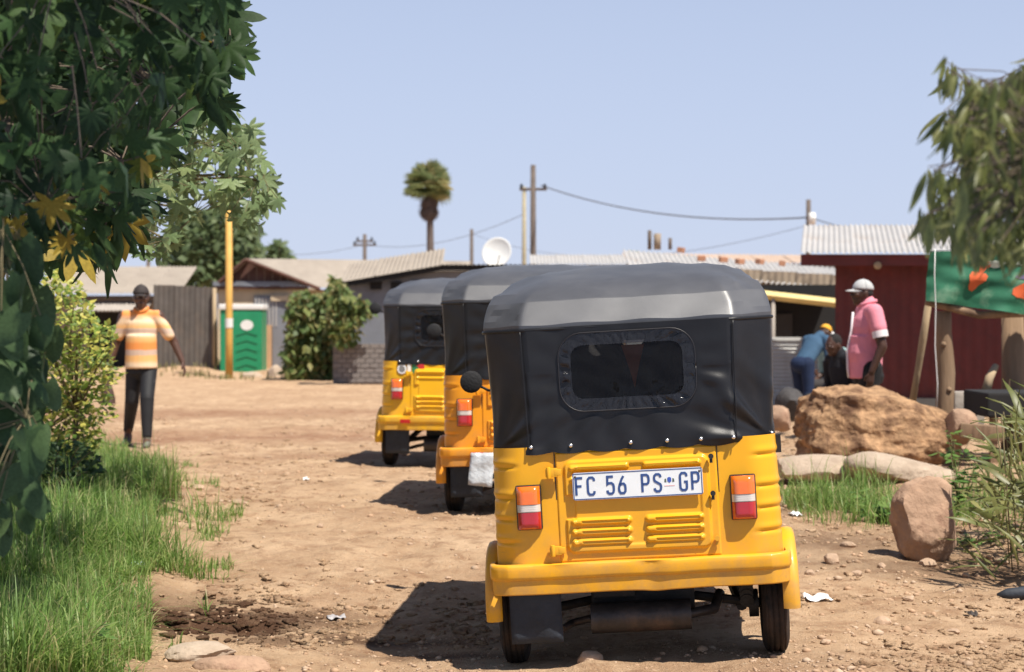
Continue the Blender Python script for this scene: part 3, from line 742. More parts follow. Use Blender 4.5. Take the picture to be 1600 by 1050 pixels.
def number_plate(t):
    cx, cz, w, h = .012, .775, .535, .113; yb = -.040
    P = [(cx-w/2+.008,cz-h/2),(cx+w/2-.008,cz-h/2),(cx+w/2,cz-h/2+.008),(cx+w/2,cz+h/2-.008),(cx+w/2-.008,cz+h/2),(cx-w/2+.008,cz+h/2),(cx-w/2,cz+h/2-.008),(cx-w/2,cz-h/2+.008)]
    pl = MB().prism(P, yb, yb+.004).build('number_plate', M_plate, t)
    m = MB(); e = .004; q = [(cx-w/2+e,cz-h/2+e),(cx+w/2-e,cz-h/2+e),(cx+w/2-e,cz+h/2-e),(cx-w/2+e,cz+h/2-e),(cx-w/2+e,cz-h/2+e)]
    stroke(m, q, .0035, yb, yb-.0012); m.build('plate_rim', M_blue, pl)
    S_ = .070; z0 = cz-S_/2
    for ch, x in zip('FC56PSGP', [-.2675+.535*q for q in (.018,.108,.257,.347,.527,.62,.818,.910)]):
        m = MB()
        for s in GL[ch]: stroke(m, [(cx+x+a*S_*.80+.005, z0+b_*S_) for a,b_ in s], .0095, yb, yb-.0016)
        m.build('letter', M_blue, pl)
    em = MB(); cxx = cx+.131
    em.prism([(cxx-.008,cz+.004),(cxx,cz-.003),(cxx+.008,cz+.004),(cxx+.008,cz+.018),(cxx,cz+.022),(cxx-.008,cz+.018)], yb, yb-.001); em.build('emblem_shield', mat('emblem_blue',(.05,.10,.42),.4,.05), pl)
    for s in (-1,1):
        em = MB(); em.prism([(cxx+s*.012,cz),(cxx+s*.021,cz+.002),(cxx+s*.019,cz+.014),(cxx+s*.013,cz+.016)], yb, yb-.001); em.build('emblem_supporter', mat('emblem_green',(.10,.13,.10),.5,.05), pl)
    em = MB(); em.box((cxx,yb-.0005,cz-.014),(.042,.001,.003)); em.build('emblem_scroll', mat('emblem_pink',(.75,.45,.45),.5,.05), pl)
    for sx in (-1,1):
        mm = MB(); mm.lathe([(0,-.004),(.004,-.003),(.005,0)],'y',8,(cx+sx*(w/2-.012),yb,cz+.04)); mm.build('screw', M_muff, pl, True)
labels = ['nearest auto rickshaw, yellow with black canopy and number plate', 'orange yellow auto rickshaw half hidden behind the nearest one', 'farthest auto rickshaw, yellow with round and red green stickers on its tail']
for v in range(3):
    t = make_rickshaw(v); t['label'] = labels[v]; t['group'] = 'auto rickshaws in a row on the track'
    X, Yy, yaw, roll = TUKS[v]
    t.rotation_mode = 'XYZ'
    t.rotation_euler = (0, radians(roll), radians(yaw))
    t.location = (X, Yy, {0:-.075,1:.066,2:.062}[v])
    if v == 0: number_plate(t)
    if v == 1:
        P = []
        for j in range(9):
            P.append([(-.40+.16*i/8 - .02*j/8, -.07 - .02*nz(i*.5,j*.5,1,1.3) - .03*(j/8), .43-.21*j/8 - .02*i/8*(j/8)) for i in range(9)])
        o = MB().grid(P).build('loose_plate', mat('crumpled_plate',(.46,.48,.50),.3,.1,20,.4,40,.5), t, True); o.modifiers.new('t','SOLIDIFY').thickness = .003
        o['label'] = 'crumpled silvery plate hanging from the bumper'
    if v == 2:
        y_ = -.012
        o = MB().lathe([(0,0),(.042,0),(.042,.003)],'y',20,(-.40,y_,.875)).build('round_sticker', M_plate, t)
        o2 = MB().lathe([(.016,-.001),(.028,-.001),(.028,.001),(.016,.001)],'y',20,(-.40,y_,.875)).build('sticker_ring', mat('sticker_grey',(.2,.2,.2),.5), o)
        MB().box((-.335,y_+.001,.875),(.03,.003,.085)).build('white_sticker', M_plate, t)
        fl = MB().prism([(-.31,.835),(-.20,.835),(-.20,.92),(-.31,.92)], y_, y_+.003).build('flag_sticker', mat('sticker_green',(.03,.20,.08),.5), t)
        MB().prism([(-.20,.845),(-.20,.92),(-.285,.92)], y_-.001, y_).build('flag_corner', mat('sticker_red',(.55,.03,.03),.5), fl)
# ------------------------------------------------------------------ buildings, fences, poles
M_redw = mat('red_painted_iron', (.105,.013,.011), .55, .25, 3, .15, 30, .4, col2=(.06,.01,.009), c2scale=1.6, c2lo=.5, c2hi=.75)
M_zinc = mat('pale_zinc', (.46,.44,.42), .5, .15, 1.2, .1, 20, .5, metal=.15, col2=(.42,.32,.24), c2scale=.9, c2lo=.52, c2hi=.72)
M_rust = mat('rusty_zinc', (.30,.235,.17), .8, .25, 2.0, .1, 20, .3, col2=(.13,.095,.07), c2scale=1.5, c2lo=.48, c2hi=.66, stretch=(1,1,.25))
M_beige = mat('beige_roof', (.32,.275,.23), .85, .12, 1.5, .1, 20, .2, col2=(.22,.185,.155), c2scale=.7, c2lo=.5, c2hi=.7)
M_brown = mat('brown_iron', (.105,.092,.082), .75, .3, 1.5, .1, 20, .3, col2=(.15,.115,.09), c2scale=1.2, c2lo=.5, c2hi=.7, stretch=(1,1,.3))
M_cream = mat('cream_plaster', (.52,.42,.29), .9, .1, 3, .1, 20, .2)
M_grey = mat('grey_plaster', (.19,.20,.225), .9, .15, 2, .1, 20, .2)
M_white = mat('white_iron', (.62,.62,.59), .6, .1, 2, .1, 20, .4, col2=(.45,.42,.37), c2scale=1.5, c2lo=.52, c2hi=.75)
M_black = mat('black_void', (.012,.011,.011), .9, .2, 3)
M_wood = mat('weathered_wood', (.24,.16,.10), .9, .3, 5, .6, 20, .2, col2=(.12,.075,.05), c2scale=4, c2lo=.5, c2hi=.7, stretch=(1,1,.15))
M_wood2 = mat('pale_wood', (.36,.27,.17), .9, .25, 5, .6, 20, .2, stretch=(1,1,.15))
M_gable = mat('brown_boards', (.10,.05,.038), .85, .3, 3, .2, 20, .2)
M_block = mat('grey_block', (.19,.17,.16), .95, .2, 3, .6, 25, .15)
M_toilet = mat('green_plastic', (.012,.23,.10), .45, .12, 3, .05, 20, .5)
M_cap = mat('white_plastic', (.72,.71,.68), .5, .06, 3)
M_ypole = mat('yellow_pole', (.58,.33,.075), .6, .15, 4, .1, 20, .4, col2=(.42,.25,.09), c2scale=3, c2lo=.55, c2hi=.75)
M_yfas = mat('pale_yellow_timber', (.66,.52,.22), .75, .15, 3)
M_conc = mat('concrete', (.36,.32,.28), .95, .15, 4, .3, 30, .15)
M_pole = mat('utility_pole_wood', (.13,.105,.09), .85, .2, 4, .3, 20, .2)
M_wire = mat('wire', (.10,.10,.11), .6, .1, 4)

SHEETS = {}
def sheet_mesh(w, L, pitch=.076, amp=.014, seg=6):
    k = (round(w,3), round(L,3), pitch, amp)
    if k in SHEETS: return SHEETS[k]
    n_ = max(2, int(w/pitch*seg)); P = [[(w*i/n_, 0, 0 + amp*sin(2*pi*(w*i/n_)/pitch)) for i in range(n_+1)]]
    P.append([(a, L, c_) for a,_,c_ in P[0]])
    SHEETS[k] = MB().grid(P).mesh('sheet'); return SHEETS[k]
def sheets(parent, o, u, vdir, width, length, m, name='sheet', sw=.76, pitch=.076, amp=.014, jit=.0):
    """corrugated iron: separate overlapping sheets; ribs run along vdir"""
    u = Vector(u).normalized(); vdir = Vector(vdir).normalized(); nrm = u.cross(vdir)
    n_ = max(1, round(width/sw)); w = width/n_; me0 = sheet_mesh(w+.02, length, pitch, amp)
    me_ = me0.copy() if me0.materials and me0.materials[0] != m else me0
    for k in range(n_):
        ob = link(name, me_, m, parent, True)
        j = random.uniform(-jit, jit)
        pos = Vector(o) + u*(w*k) + vdir*j + nrm*(.004*(k%2))
        Mx = Matrix((u, vdir, nrm)).transposed().to_4x4(); Mx.translation = pos
        ob.matrix_local = Mx if parent is None else Matrix.Translation(-parent.location) @ Mx
def pt(parent, mb, name, m, **k):
    mb.v = [tuple(Vector(v)-parent.location) for v in mb.v]; return mb.build(name, m, parent, **k)
def wbox(a, b):                                  # box between two corner points
    a, b = Vector(a), Vector(b); return MB().box((a+b)/2, [max(.002,abs(q)) for q in (b-a)])
def at(px, Y): return (px-800)/F*Y
def hz_(py, Y): return CAMZ+(501-py)/F*Y

# --- red iron house on the right
Yr = 28.0
t = thing('house', 'dark red corrugated iron house with pale zinc roof', 'house', (at(1305,Yr), Yr, 0))
x0, x1 = at(1305,Yr), at(1305,Yr)+4.2; ze = hz_(400,Yr)
sheets(t, (x0, Yr, .25), (1,0,0), (0,0,1), x1-x0, ze-.3, M_redw, 'wall_sheet', 1.05, .15, .006)
m = MB(); m.prism([(x0+.02,Yr+.06),(x1,Yr+.06),(x1+.6,Yr+3.4),(at(1330,Yr+3.4),Yr+3.4)], 0, ze-.12, 'xy'); pt(t, m, 'inner_wall', M_redw)
m = MB(); m.prism([(x0-.01,Yr-.10),(x1,Yr-.10),(x1+.6,Yr+3.5),(at(1330,Yr+3.5),Yr+3.5)], -.1, .28, 'xy'); pt(t, m, 'plinth', mat('dark_plinth',(.07,.065,.062),.9,.2,3,.2,20))
pt(t, wbox((at(1240,Yr),Yr-.72,ze-.155),(x1+.4,Yr-.68,ze+.0)), 'fascia', M_redw)
sl = Vector((.16,1,.235)); 
sheets(t, (at(1240,Yr)-.02, Yr-.80, ze+.02), (1,0,0), (.33,1,.17), 5.6, 3.2, M_zinc, 'roof_sheet', .7, .076, .016)
pt(t, MB().lathe([(0,-.02),(.045,-.02),(.055,0),(.045,.03),(0,.04)],'y',14,(at(1356,Yr),Yr-.75,hz_(417,Yr))), 'lamp', M_wood2, smooth=True)

# --- white corrugated fence, dark shelter with yellow beam, brown wall and pale roof behind it
Yf = 31.0
t = thing('corrugated_fence', 'low white corrugated iron fence behind the bending man', 'fence', (at(1206,Yf), Yf, 0))
n_ = 9; z0, z1 = -.02, hz_(532,Yf)
for k in range(n_):
    zz = z0+(z1-z0)*k/n_
    P = [[(at(1200,Yf)+1.3*i, Yf+ .015*sin(q*pi/2), zz+(z1-z0)/n_*q/8) for i in (0,1)] for q in range(9)]
    pt(t, MB().grid(P), 'rail_sheet', M_white, smooth=True)
pt(t, wbox((at(1200,Yf),Yf-.03,z1),(at(1200,Yf)+1.3,Yf+.05,z1+.05)), 'cap_rail', M_white)
Ys = 33.5
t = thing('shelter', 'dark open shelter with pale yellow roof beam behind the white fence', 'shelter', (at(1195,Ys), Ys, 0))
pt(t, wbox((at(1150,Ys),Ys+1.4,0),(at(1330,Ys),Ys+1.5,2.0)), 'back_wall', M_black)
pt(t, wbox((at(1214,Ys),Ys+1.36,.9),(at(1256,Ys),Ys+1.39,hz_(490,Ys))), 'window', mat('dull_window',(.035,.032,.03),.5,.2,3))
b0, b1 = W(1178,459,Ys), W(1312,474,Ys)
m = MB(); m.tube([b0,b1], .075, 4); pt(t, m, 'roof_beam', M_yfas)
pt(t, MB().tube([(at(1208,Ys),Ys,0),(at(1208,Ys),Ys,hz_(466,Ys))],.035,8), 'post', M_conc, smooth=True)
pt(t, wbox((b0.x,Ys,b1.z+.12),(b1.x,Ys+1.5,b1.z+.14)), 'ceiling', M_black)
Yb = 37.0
t = thing('shack', 'brown rust streaked shack with long pale roof right of the rickshaws', 'shack', (at(1170,Yb), Yb, 0))
sheets(t, (at(1130,Yb), Yb, .2), (1,0,-.06), (0,0,1), 2.6, hz_(420,Yb)-.2, M_rust, 'wall_sheet', .65, .13, .012)
pt(t, wbox((at(1130,Yb),Yb+.1,0),(at(1345,Yb),Yb+2.5,hz_(465,Yb))), 'inner_wall', M_rust)
sheets(t, tuple(W(985,424,Yb-.2)), (1,0,-.085), (0,1,.17), at(1345,Yb)-at(985,Yb), 3.0, M_zinc, 'roof_sheet', .75, .1, .02, jit=.02)
t2 = thing('shack', 'low shack with long pinkish pale roof weighted down by bricks', 'shack', (at(1080,47), 47, 0))
sheets(t2, tuple(W(980,408,46.8)), (1,0,-.012), (0,1,.12), at(1345,47)-at(980,47), 2.2, mat('pink_roof',(.55,.42,.33),.85,.12,1.5,.1,20,.2), 'roof_sheet', .75, .1, .02)
pt(t2, wbox((at(980,47),47.2,0),(at(1345,47),49,hz_(412,47))), 'wall', M_grey)
for i,(px,py) in enumerate(((1096,402),(1130,404),(1156,407),(1187,407),(1064,389),(1222,410))):
    q = W(px,py,38.3); q.z -= .02
    o = MB().box((0,0,0),(.16,.12,.10)).build('brick', mat('brick_red',(.40,.19,.11),.9,.2,5), None, bevel=.01)
    o.location = (q.x, q.y, q.z); o.rotation_euler = (.15,0,.3*i)
    tag(o, ['leftmost but one brick weighing down the pale roof', 'second brick on the pale roof edge', 'third brick on the pale roof edge', 'fourth brick on the pale roof edge', 'brown brick on the roof top behind the nearest canopy', 'rightmost brick on the pale roof'][i], 'brick', 'bricks weighing down the roof')
t = thing('chimney_stack', 'brown chimney pipes standing on the pale roof', 'chimney', tuple(W(1015,388,48)))
for (px,py,r_) in ((1015,360,.05),(1027,365,.09),(1047,372,.045)):
    b0, b1 = W(px,py,48), W(px,390,48); pt(t, MB().tube([b1,b0],r_,10), 'pipe', M_rust if px == 1027 else M_pole, smooth=True)
t = thing('plain_roof', 'pale grey roof beyond the satellite dish', 'house', (at(910,55),55,0))
sheets(t, tuple(W(828,413,54.8)), (1,0,.0), (0,1,.2), at(1000,55)-at(828,55), 1.6, M_zinc, 'roof_sheet', .75, .1, .02)
pt(t, wbox((at(828,55),55,0),(at(1000,55),57,hz_(414,55))), 'wall', M_grey)

# --- grey shack with a dark eave behind the far rickshaw
Yg = 44.0
t = thing('grey_shack', 'grey walled shack with dark corrugated eave behind the far rickshaw', 'shack', (at(640,Yg), Yg, 0))
a, b_, c_ = W(540,438,Yg), W(690,414,Yg), W(860,414,Yg)
m = MB(); m.prism([(a.x,0),(c_.x,0),(c_.x,c_.z-.12),(b_.x,b_.z-.12),(a.x,a.z-.10)], Yg+.25, Yg+3); pt(t, m, 'wall', M_grey)
m = MB(); m.prism([(a.x-.1,a.z-.16),(b_.x,b_.z-.12),(c_.x,c_.z-.12),(c_.x,c_.z-.0),(b_.x,b_.z-.0),(a.x-.1,a.z-.04)], Yg-.05, Yg+.1); pt(t, m, 'eave_board', M_black)
sheets(t, (a.x-.1,Yg-.1,a.z-.02), (b_.x-a.x,0,b_.z-a.z), (0,1,.16), (b_-a).length+.1, 3.0, M_beige, 'roof_sheet', .75, .1, .02)
sheets(t, (b_.x,Yg-.1,b_.z), (c_.x-b_.x,0,0), (0,1,.02), c_.x-b_.x, 3.0, M_beige, 'roof_sheet', .75, .1, .02)
for px in (578,610,640): pt(t, wbox((at(px,Yg),Yg+.12,hz_(452,Yg)),(at(px,Yg)+.25,Yg+.2,hz_(440,Yg))), 'rafter_end', M_black)
# satellite dish
c0 = W(777,395,46); t = thing('satellite_dish', 'white satellite dish on the grey shack roof', 'satellite dish', tuple(W(770,413,46)))
Mr = Matrix.Rotation(radians(-18),3,'Z') @ Matrix.Rotation(radians(75),3,'X')
P = [(.0,-.04)]+[(.36*k/8, -.04+.09*(k/8)**2) for k in range(1,9)]+[(.355,.06)]+[(.36*k/8,-.025+.085*(k/8)**2) for k in range(7,0,-1)]+[(0,-.02)]
pt(t, MB().lathe(P,'z',32,c0,Mr), 'dish', M_cap, smooth=True)
pt(t, MB().tube([W(765,414,46.2),W(766,398,46.2),c0+Vector((0,.06,0))],.025,8), 'mast', M_pole, smooth=True)
pt(t, MB().tube([c0+Vector((0,-.02,-.3)),c0+Vector((.05,-.38,-.08))],.012,6), 'feed_arm', M_pole, smooth=True)

# --- gabled house on the left
Yh = 53.0
t = thing('gabled_house', 'cream house with brown gable and beige roof behind the yellow pole', 'house', (at(420,Yh), Yh, 0))
r_ = W(388,405,Yh); e0, e1 = W(340,442,Yh), W(476,448,Yh)
m = MB(); m.prism([(e0.x,0),(at(476,Yh),0),(at(476,Yh),hz_(448,Yh)),(e0.x,hz_(448,Yh))], Yh, Yh+5); pt(t, m, 'wall', M_cream)
n_ = 11
for k in range(n_):                              # boards of the gable
    xa = e0.x+(e1.x-e0.x)*k/n_; xb = e0.x+(e1.x-e0.x)*(k+1)/n_
    f = lambda x: (e0.z+(r_.z-e0.z)*(x-e0.x)/(r_.x-e0.x)) if x < r_.x else (r_.z+(e1.z-r_.z)*(x-r_.x)/(e1.x-r_.x))
    pt(t, MB().prism([(xa,hz_(440,Yh)),(xb-.01,hz_(440,Yh)),(xb-.01,max(hz_(440,Yh)+.01,f(xb))),(xa,max(hz_(440,Yh)+.01,f(xa)))], Yh-.06-.008*(k%2), Yh-.02), 'gable_board', M_gable)
pt(t, wbox((e0.x-.1,Yh-.16,hz_(447,Yh)),(e1.x+.1,Yh-.02,hz_(440,Yh))), 'tie_beam', M_grey)
pt(t, wbox((e0.x-.1,Yh-.14,hz_(452,Yh)),(e1.x+.1,Yh-.03,hz_(447.3,Yh))), 'lower_beam', M_gable)
# right slope runs a long way to the right, seen from below its ridge
P0, P1 = W(384,404,Yh-.3), W(500,450,Yh-.3)
R0, R1 = W(735,408,Yh+3.0), W(735,452,Yh+1.5)
Q = []
for i in range(41):
    f = i/40; a_ = P0.lerp(P1,f); b2 = R0.lerp(R1,f); w_ = .012*sin(i*1.6)
    Q.append([tuple(a_.lerp(b2,k/20)+Vector((0,0,w_))) for k in range(21)])
pt(t, MB().grid(Q), 'roof_slope', M_beige, smooth=True)
m = MB(); a_, b2 = W(470,450,Yh+.25), W(735,452,Yh+2.0); a_.z -= .05
m.add([(a_.x,a_.y,0),(b2.x,b2.y,0),(b2.x,b2.y,b2.z),(a_.x,a_.y,a_.z)],[(0,1,2,3)]); pt(t, m, 'side_wall', M_cream)
m = MB(); m.tube([P0+Vector((0,-.02,-.03)),P1+Vector((0,-.02,-.03))],.05,4); pt(t, m, 'barge_board', M_gable)
P2 = W(342,440,Yh-.3)
m = MB(); m.tube([P0+Vector((0,-.02,-.03)),P2+Vector((0,-.02,-.03))],.05,4); pt(t, m, 'barge_board', M_gable)
Q = [[tuple(P0.lerp(P2,i/20)), tuple(P0.lerp(P2,i/20)+Vector((4,9,.1)))] for i in range(21)]
pt(t, MB().grid(Q), 'roof_slope', M_beige, smooth=True)
for k in range(7):
    xx = at(400,Yh)+k*.09
    pt(t, MB().tube([(xx,Yh-.05,hz_(510,Yh)),(xx,Yh-.05,hz_(465,Yh))],.02,6), 'window_bar', M_zinc)
wn = pt(t, wbox((at(397,Yh),Yh-.04,hz_(512,Yh)),(at(432,Yh),Yh-.012,hz_(462,Yh))), 'window', M_grey)
pt(t, wbox((at(408,Yh),Yh-.35,0),(at(425,Yh),Yh-.05,hz_(508,Yh))), 'porch_pillar', mat('ochre_plaster',(.50,.31,.17),.9,.12,3))
pt(t, wbox((at(426,Yh),Yh-.05,0),(at(450,Yh),Yh-.01,hz_(470,Yh))), 'door', M_grey)
pt(t, wbox((at(424,Yh),Yh-.12,hz_(470,Yh)),(at(452,Yh),Yh+.0,hz_(462,Yh))), 'lintel', M_cream)

# --- low house on the far left and its brown iron fence
Yl = 54.0
t = thing('low_house', 'low house with beige roof and dark lean-to on the far left', 'house', (at(180,Yl), Yl, 0))
sheets(t, (at(60,Yl),Yl-.6,hz_(459,Yl)), (1,0,.0), (0,1,.26), at(285,Yl)-at(60,Yl), 3.2, M_beige, 'roof_sheet', .8, .1, .02)
pt(t, wbox((at(64,Yl),Yl,0),(at(282,Yl),Yl+3,hz_(462,Yl))), 'wall', mat('brown_plaster',(.26,.20,.16),.9,.15,3))
pt(t, wbox((at(140,Yl),Yl-.03,.05),(at(240,Yl),Yl+.02,hz_(488,Yl))), 'doorway', M_black)  # black panel on the wall, painted for the shade inside the opening
sheets(t, (at(130,Yl),Yl-1.4,hz_(486,Yl)), (1,0,.0), (0,1,.2), 1.9, 1.4, M_conc, 'lean_to_sheet', .65, .1, .02)
t = thing('iron_fence', 'tall dark brown corrugated fence behind the walking man', 'fence', (at(240,50), 50, 0))
sheets(t, (at(238,50),50,-.05), (1,0,-.03), (0,0,1), at(336,50)-at(238,50), hz_(446,50)+.05, M_brown, 'sheet', .55, .13, .009, jit=.02)
pt(t, MB().tube([(at(336,50),49.9,0),(at(336,50),49.9,hz_(450,50))],.05,8), 'post', M_wood2, smooth=True)
pt(t, MB().tube([(at(238,50),50.1,hz_(470,50)),(at(336,50),50.1,hz_(472,50))],.03,6), 'rail', M_wood)
# green toilet
Yt = 49.5
t = thing('portable_toilet', 'green portable toilet with white top beside the yellow pole', 'toilet', (at(380,Yt), Yt, 0))
zt = hz_(484,Yt); xa, xb = at(344,Yt), at(409,Yt)
pt(t, wbox((xa,Yt,-.05),(xb,Yt+1.0,zt)), 'cabin', M_toilet, bevel=.02)
dr = pt(t, wbox((at(363,Yt),Yt-.035,.08),(xb-.02,Yt+.0,zt-.05)), 'door', M_toilet, bevel=.012)
for k in range(2):
    for q in range(3):
        xc = at(374+20*k,Yt); zc = .22+.30*q
        pt(dr, MB().prism([(xc-.12,zc),(xc,zc+.09),(xc+.12,zc),(xc+.12,zc+.035),(xc,zc+.125),(xc-.12,zc+.035)], Yt-.05, Yt-.03), 'pressed_rib', M_toilet) if False else None
for k in range(5):
    zc = .2+.2*k; w_ = .3
    o = MB().prism([(at(386,Yt)-.26,zc),(at(386,Yt),zc+.08),(at(386,Yt)+.26,zc),(at(386,Yt)+.26,zc+.03),(at(386,Yt),zc+.11),(at(386,Yt)-.26,zc+.03)], Yt-.055, Yt-.036)
    o.v = [tuple(Vector(v)-t.location) for v in o.v]; o.build('rib', M_toilet, dr)
o = MB().lathe([(0,0),(.16,0),(.16,.012),(0,.012)],'y',20,(0,0,0),Matrix.Diagonal((1,1,.8))); ob = o.build('sign', M_cap, dr, True, 40); ob.location = Vector((at(386,Yt),Yt-.045,hz_(508,Yt)))-t.location
m = MB(); q0 = (xa-.03,Yt-.05,zt); q1 = (xb+.03,Yt+1.05,zt+.14); pt(t, wbox(q0,q1), 'roof', M_cap, bevel=.03)
# yellow pole
Yp = 47.0
t = thing('lamp_pole', 'tall yellow pole rising in front of the green toilet', 'pole', (at(358,Yp), Yp, 0))
m = MB(); m.lathe([(.09,-.1),(.085,1.0),(.075,hz_(312,Yp))],'z',14,(at(358,Yp),Yp,0)); pt(t, m, 'shaft', M_ypole, smooth=True)
m = MB(); m.lathe([(.095,0),(.095,.22)],'z',14,(at(358,Yp),Yp,hz_(512,Yp))); pt(t, m, 'notice_band', M_cap, smooth=True, ang=40)
# block wall: single blocks
Yw = 43.0
t = thing('block_wall', 'low grey block wall left of the far rickshaw', 'wall', (at(520,Yw), Yw, 0))
bw, bh = .20, .105; xa, xb = at(520,Yw), at(640,Yw); zt = hz_(537,Yw); bm0 = MB().box((0,0,0),(bw-.012,.14,bh-.012)).mesh('block', bevel=.006); bm0.materials.append(M_block)
pt(t, wbox((xa,Yw+.02,-.05),(xb,Yw+.12,zt-.01)), 'mortar', mat('mortar',(.175,.155,.145),.95,.1,5))
nrow = int((zt+.03)/bh)
for r0 in range(nrow):
    for k in range(int((xb-xa)/bw)):
        xx = xa + bw*(k+.5*(r0%2)) + bw/2
        if xx > xb-.1: continue
        ob = link('block', bm0, None, t); ob.location = Vector((xx, Yw+.06+random.uniform(-.008,.008), zt-bh*(r0+.5)))-t.location; ob.rotation_euler = (0,random.uniform(-.01,.01),random.uniform(-.02,.02))

# --- poles and wires
def pole(label, px, ptop, Y, r, arms=(), name='utility_pole', m=M_pole, extra=None):
    t = thing(name, label, 'pole', (at(px,Y),Y,0)); z1 = hz_(ptop,Y)
    pt(t, MB().tube([(at(px,Y),Y,-.2),(at(px,Y),Y,z1*.5),(at(px,Y),Y,z1)],[r,r*.9,r*.75],10), 'shaft', m, smooth=True)
    for (py,half) in arms:
        pt(t, wbox((at(px,Y)-half,Y-.1,hz_(py,Y)-.06),(at(px,Y)+half,Y-.02,hz_(py,Y)+.06)), 'cross_arm', m)
        for sx in (-1,1):
            pt(t, MB().lathe([(.03,-.1),(.08,-.02),(.05,.02),(.09,.08),(.03,.14)],'z',10,(at(px,Y)+sx*half*.85,Y-.06,hz_(py,Y)+.1)), 'insulator', M_black, smooth=True)
    return t
pole('tall utility pole with short cross arm right of the palm', 833, 258, 90, .16, ((296,.62),))
t = pole('pale second pole standing beside the tall utility pole', 819, 292, 90, .12, (), m=mat('pale_pole',(.33,.29,.20),.8,.15,4))
pole('small distant pole with two cross arms left of the palm', 570, 366, 120, .15, ((383,.7),(377,.5)))
pole('thin distant pole between the palm and the dish', 737, 358, 110, .13)
t = pole('brown pole with white transformer above the red house', 1263, 312, 70, .11)
pt(t, MB().lathe([(0,-.22),(.12,-.2),(.14,0),(.12,.2),(0,.22)],'z',14,(at(1268,70),69.9,hz_(342,70))), 'transformer', M_cap, smooth=True)
for px,lab in ((232,'leftmost distant pole under the dark tree'),(249,'second distant pole under the dark tree'),(262,'third distant pole under the dark tree')):
    pole(lab, px, 375, 115, .14)
def wire(label, a, b, sag, r=.02):
    a, b = Vector(a), Vector(b); ps = [a.lerp(b,k/24)-Vector((0,0,sag*4*(k/24)*(1-k/24))) for k in range(25)]
    tag(MB().tube(ps, r, 5).build('power_line', M_wire, None, True), label, 'cable', 'overhead power lines')
wire('dark power line from the tall pole to the transformer pole', W(846,290,90), W(1260,340,70), .55, .028)
wire('faint power line running right from the transformer pole', W(1266,340,70), W(1480,372,60), .2, .018)
wire('faint power line between the small distant pole and the tall pole', W(577,383,120), W(818,335,90), .6, .014)
wire('faint power line running left from the small distant pole', W(565,383,120), W(400,395,110), .3, .014)
wire('faint low power line behind the dish', W(737,365,110), W(1262,352,70), 1.2, .010)

# --- banner on posts, planks and blocks by the right edge
Yq = 17.6
gz = groundz(at(1475,Yq),Yq)
t = thing('wooden_post', 'thick weathered wooden post under the green banner', 'post', (at(1475,Yq),Yq,gz))
m = MB(); prof = []
pts = [(at(1477,Yq),Yq,gz-.1),(at(1476,Yq),Yq,gz+.4),(at(1478,Yq),Yq,gz+.75),(at(1474,Yq),Yq,hz_(520,Yq)),(at(1473,Yq),Yq,hz_(486,Yq))]
pt(t, MB().tube(pts,[.085,.078,.082,.072,.076],14), 'trunk', M_wood, smooth=True)
for (fx,fz) in ((.03,.6),(-.02,1.0)):
    pt(t, MB().lathe([(0,-.02),(.02,-.015),(.026,0),(.02,.01)],'y',10,(at(1475,Yq)+fx,Yq-.075,gz+fz)), 'knot', M_wood, smooth=True)
t = tag(MB().tube([W(1424,640,18.2),W(1434,580,18.1),W(1442,530,18),W(1452,465,17.9)],[.034,.03,.036,.03],8).build('leaning_stick', M_wood2, None, True), 'thin wooden stick leaning left of the thick post', 'stick')
tag(MB().tube([W(1461,388,17.3),W(1460,430,17.3),W(1462,480,17.3),W(1461,540,17.3),W(1465,600,17.3),W(1464,645,17.3)],.0045,6).build('string', M_cap, None, True), 'white string hanging beside the thick wooden post', 'string')
t = thing('banner', 'green cloth banner with orange marks hanging above the post', 'banner', tuple(W(1450,470,17.5)))
P = []; nU, nV = 60, 24
def bpos(u, v_):
    a = W(1452+u*255, 393-u*6, 17.4); b = W(1447+u*255, 470+26*min(1,u*1.6)-6*u, 17.4)
    q = a.lerp(b, v_); q.y += .05*sin(u*17+v_*3)*(.3+v_) + .03*nz(u*6,v_*5,1); q.z -= .0
    return q
for i in range(nU+1): P.append([tuple(bpos(i/nU,j/nV)) for j in range(nV+1)])
clo = pt(t, MB().grid(P), 'cloth', mat('green_cloth', (.022,.12,.065), .75, .25, 4, .1, 60, .3, col2=(.22,.33,.22), c2scale=1.6, c2lo=.55, c2hi=.72), smooth=True)
rr = random.Random(3)
for (u,v_,w_,h_,mm) in ((.30,.52,.10,.30,'o'),(.345,.28,.06,.2,'o'),(.42,.22,.12,.12,'w'),(.62,.62,.16,.34,'o'),(.60,.42,.10,.10,'v'),(.56,.18,.14,.12,'w'),(.80,.30,.12,.22,'w'),(.88,.62,.12,.25,'o')):
    Q = []
    for i in range(7):
        row = []
        for j in range(17):
            ra = i/6; th = 2*pi*j/16; wob = 1+.25*sin(3*th+u*9); uu = u+w_*.55*ra*wob*cos(th)-.02*sin(th)*ra; vv = v_+h_*.55*ra*wob*sin(th); q = bpos(uu,vv); row.append((q.x,q.y-.006,q.z))
        Q.append(row)
    mk = MB().grid(Q); mk.v = [tuple(Vector(v)-t.location) for v in mk.v]
    mk.build('printed_mark', {'o':mat('orange_print',(.62,.11,.03),.7,.2,6),'w':mat('pale_print',(.45,.50,.42),.7,.2,6),'v':mat('violet_print',(.10,.07,.16),.7,.2,6)}[mm], clo, True)
pt(t, MB().tube([W(1447,471,17.45),W(1530,492,17.5),W(1640,488,17.5)],.035,8), 'batten', M_wood, smooth=True)
pt(t, MB().tube([W(1447,392,17.45),W(1530,388,17.5),W(1640,384,17.5)],.008,6), 'top_cord', M_cap, smooth=True)
t = thing('stump_post', 'broad pale wooden post at the right edge below the banner', 'post', (at(1585,17.8),17.8,.05))
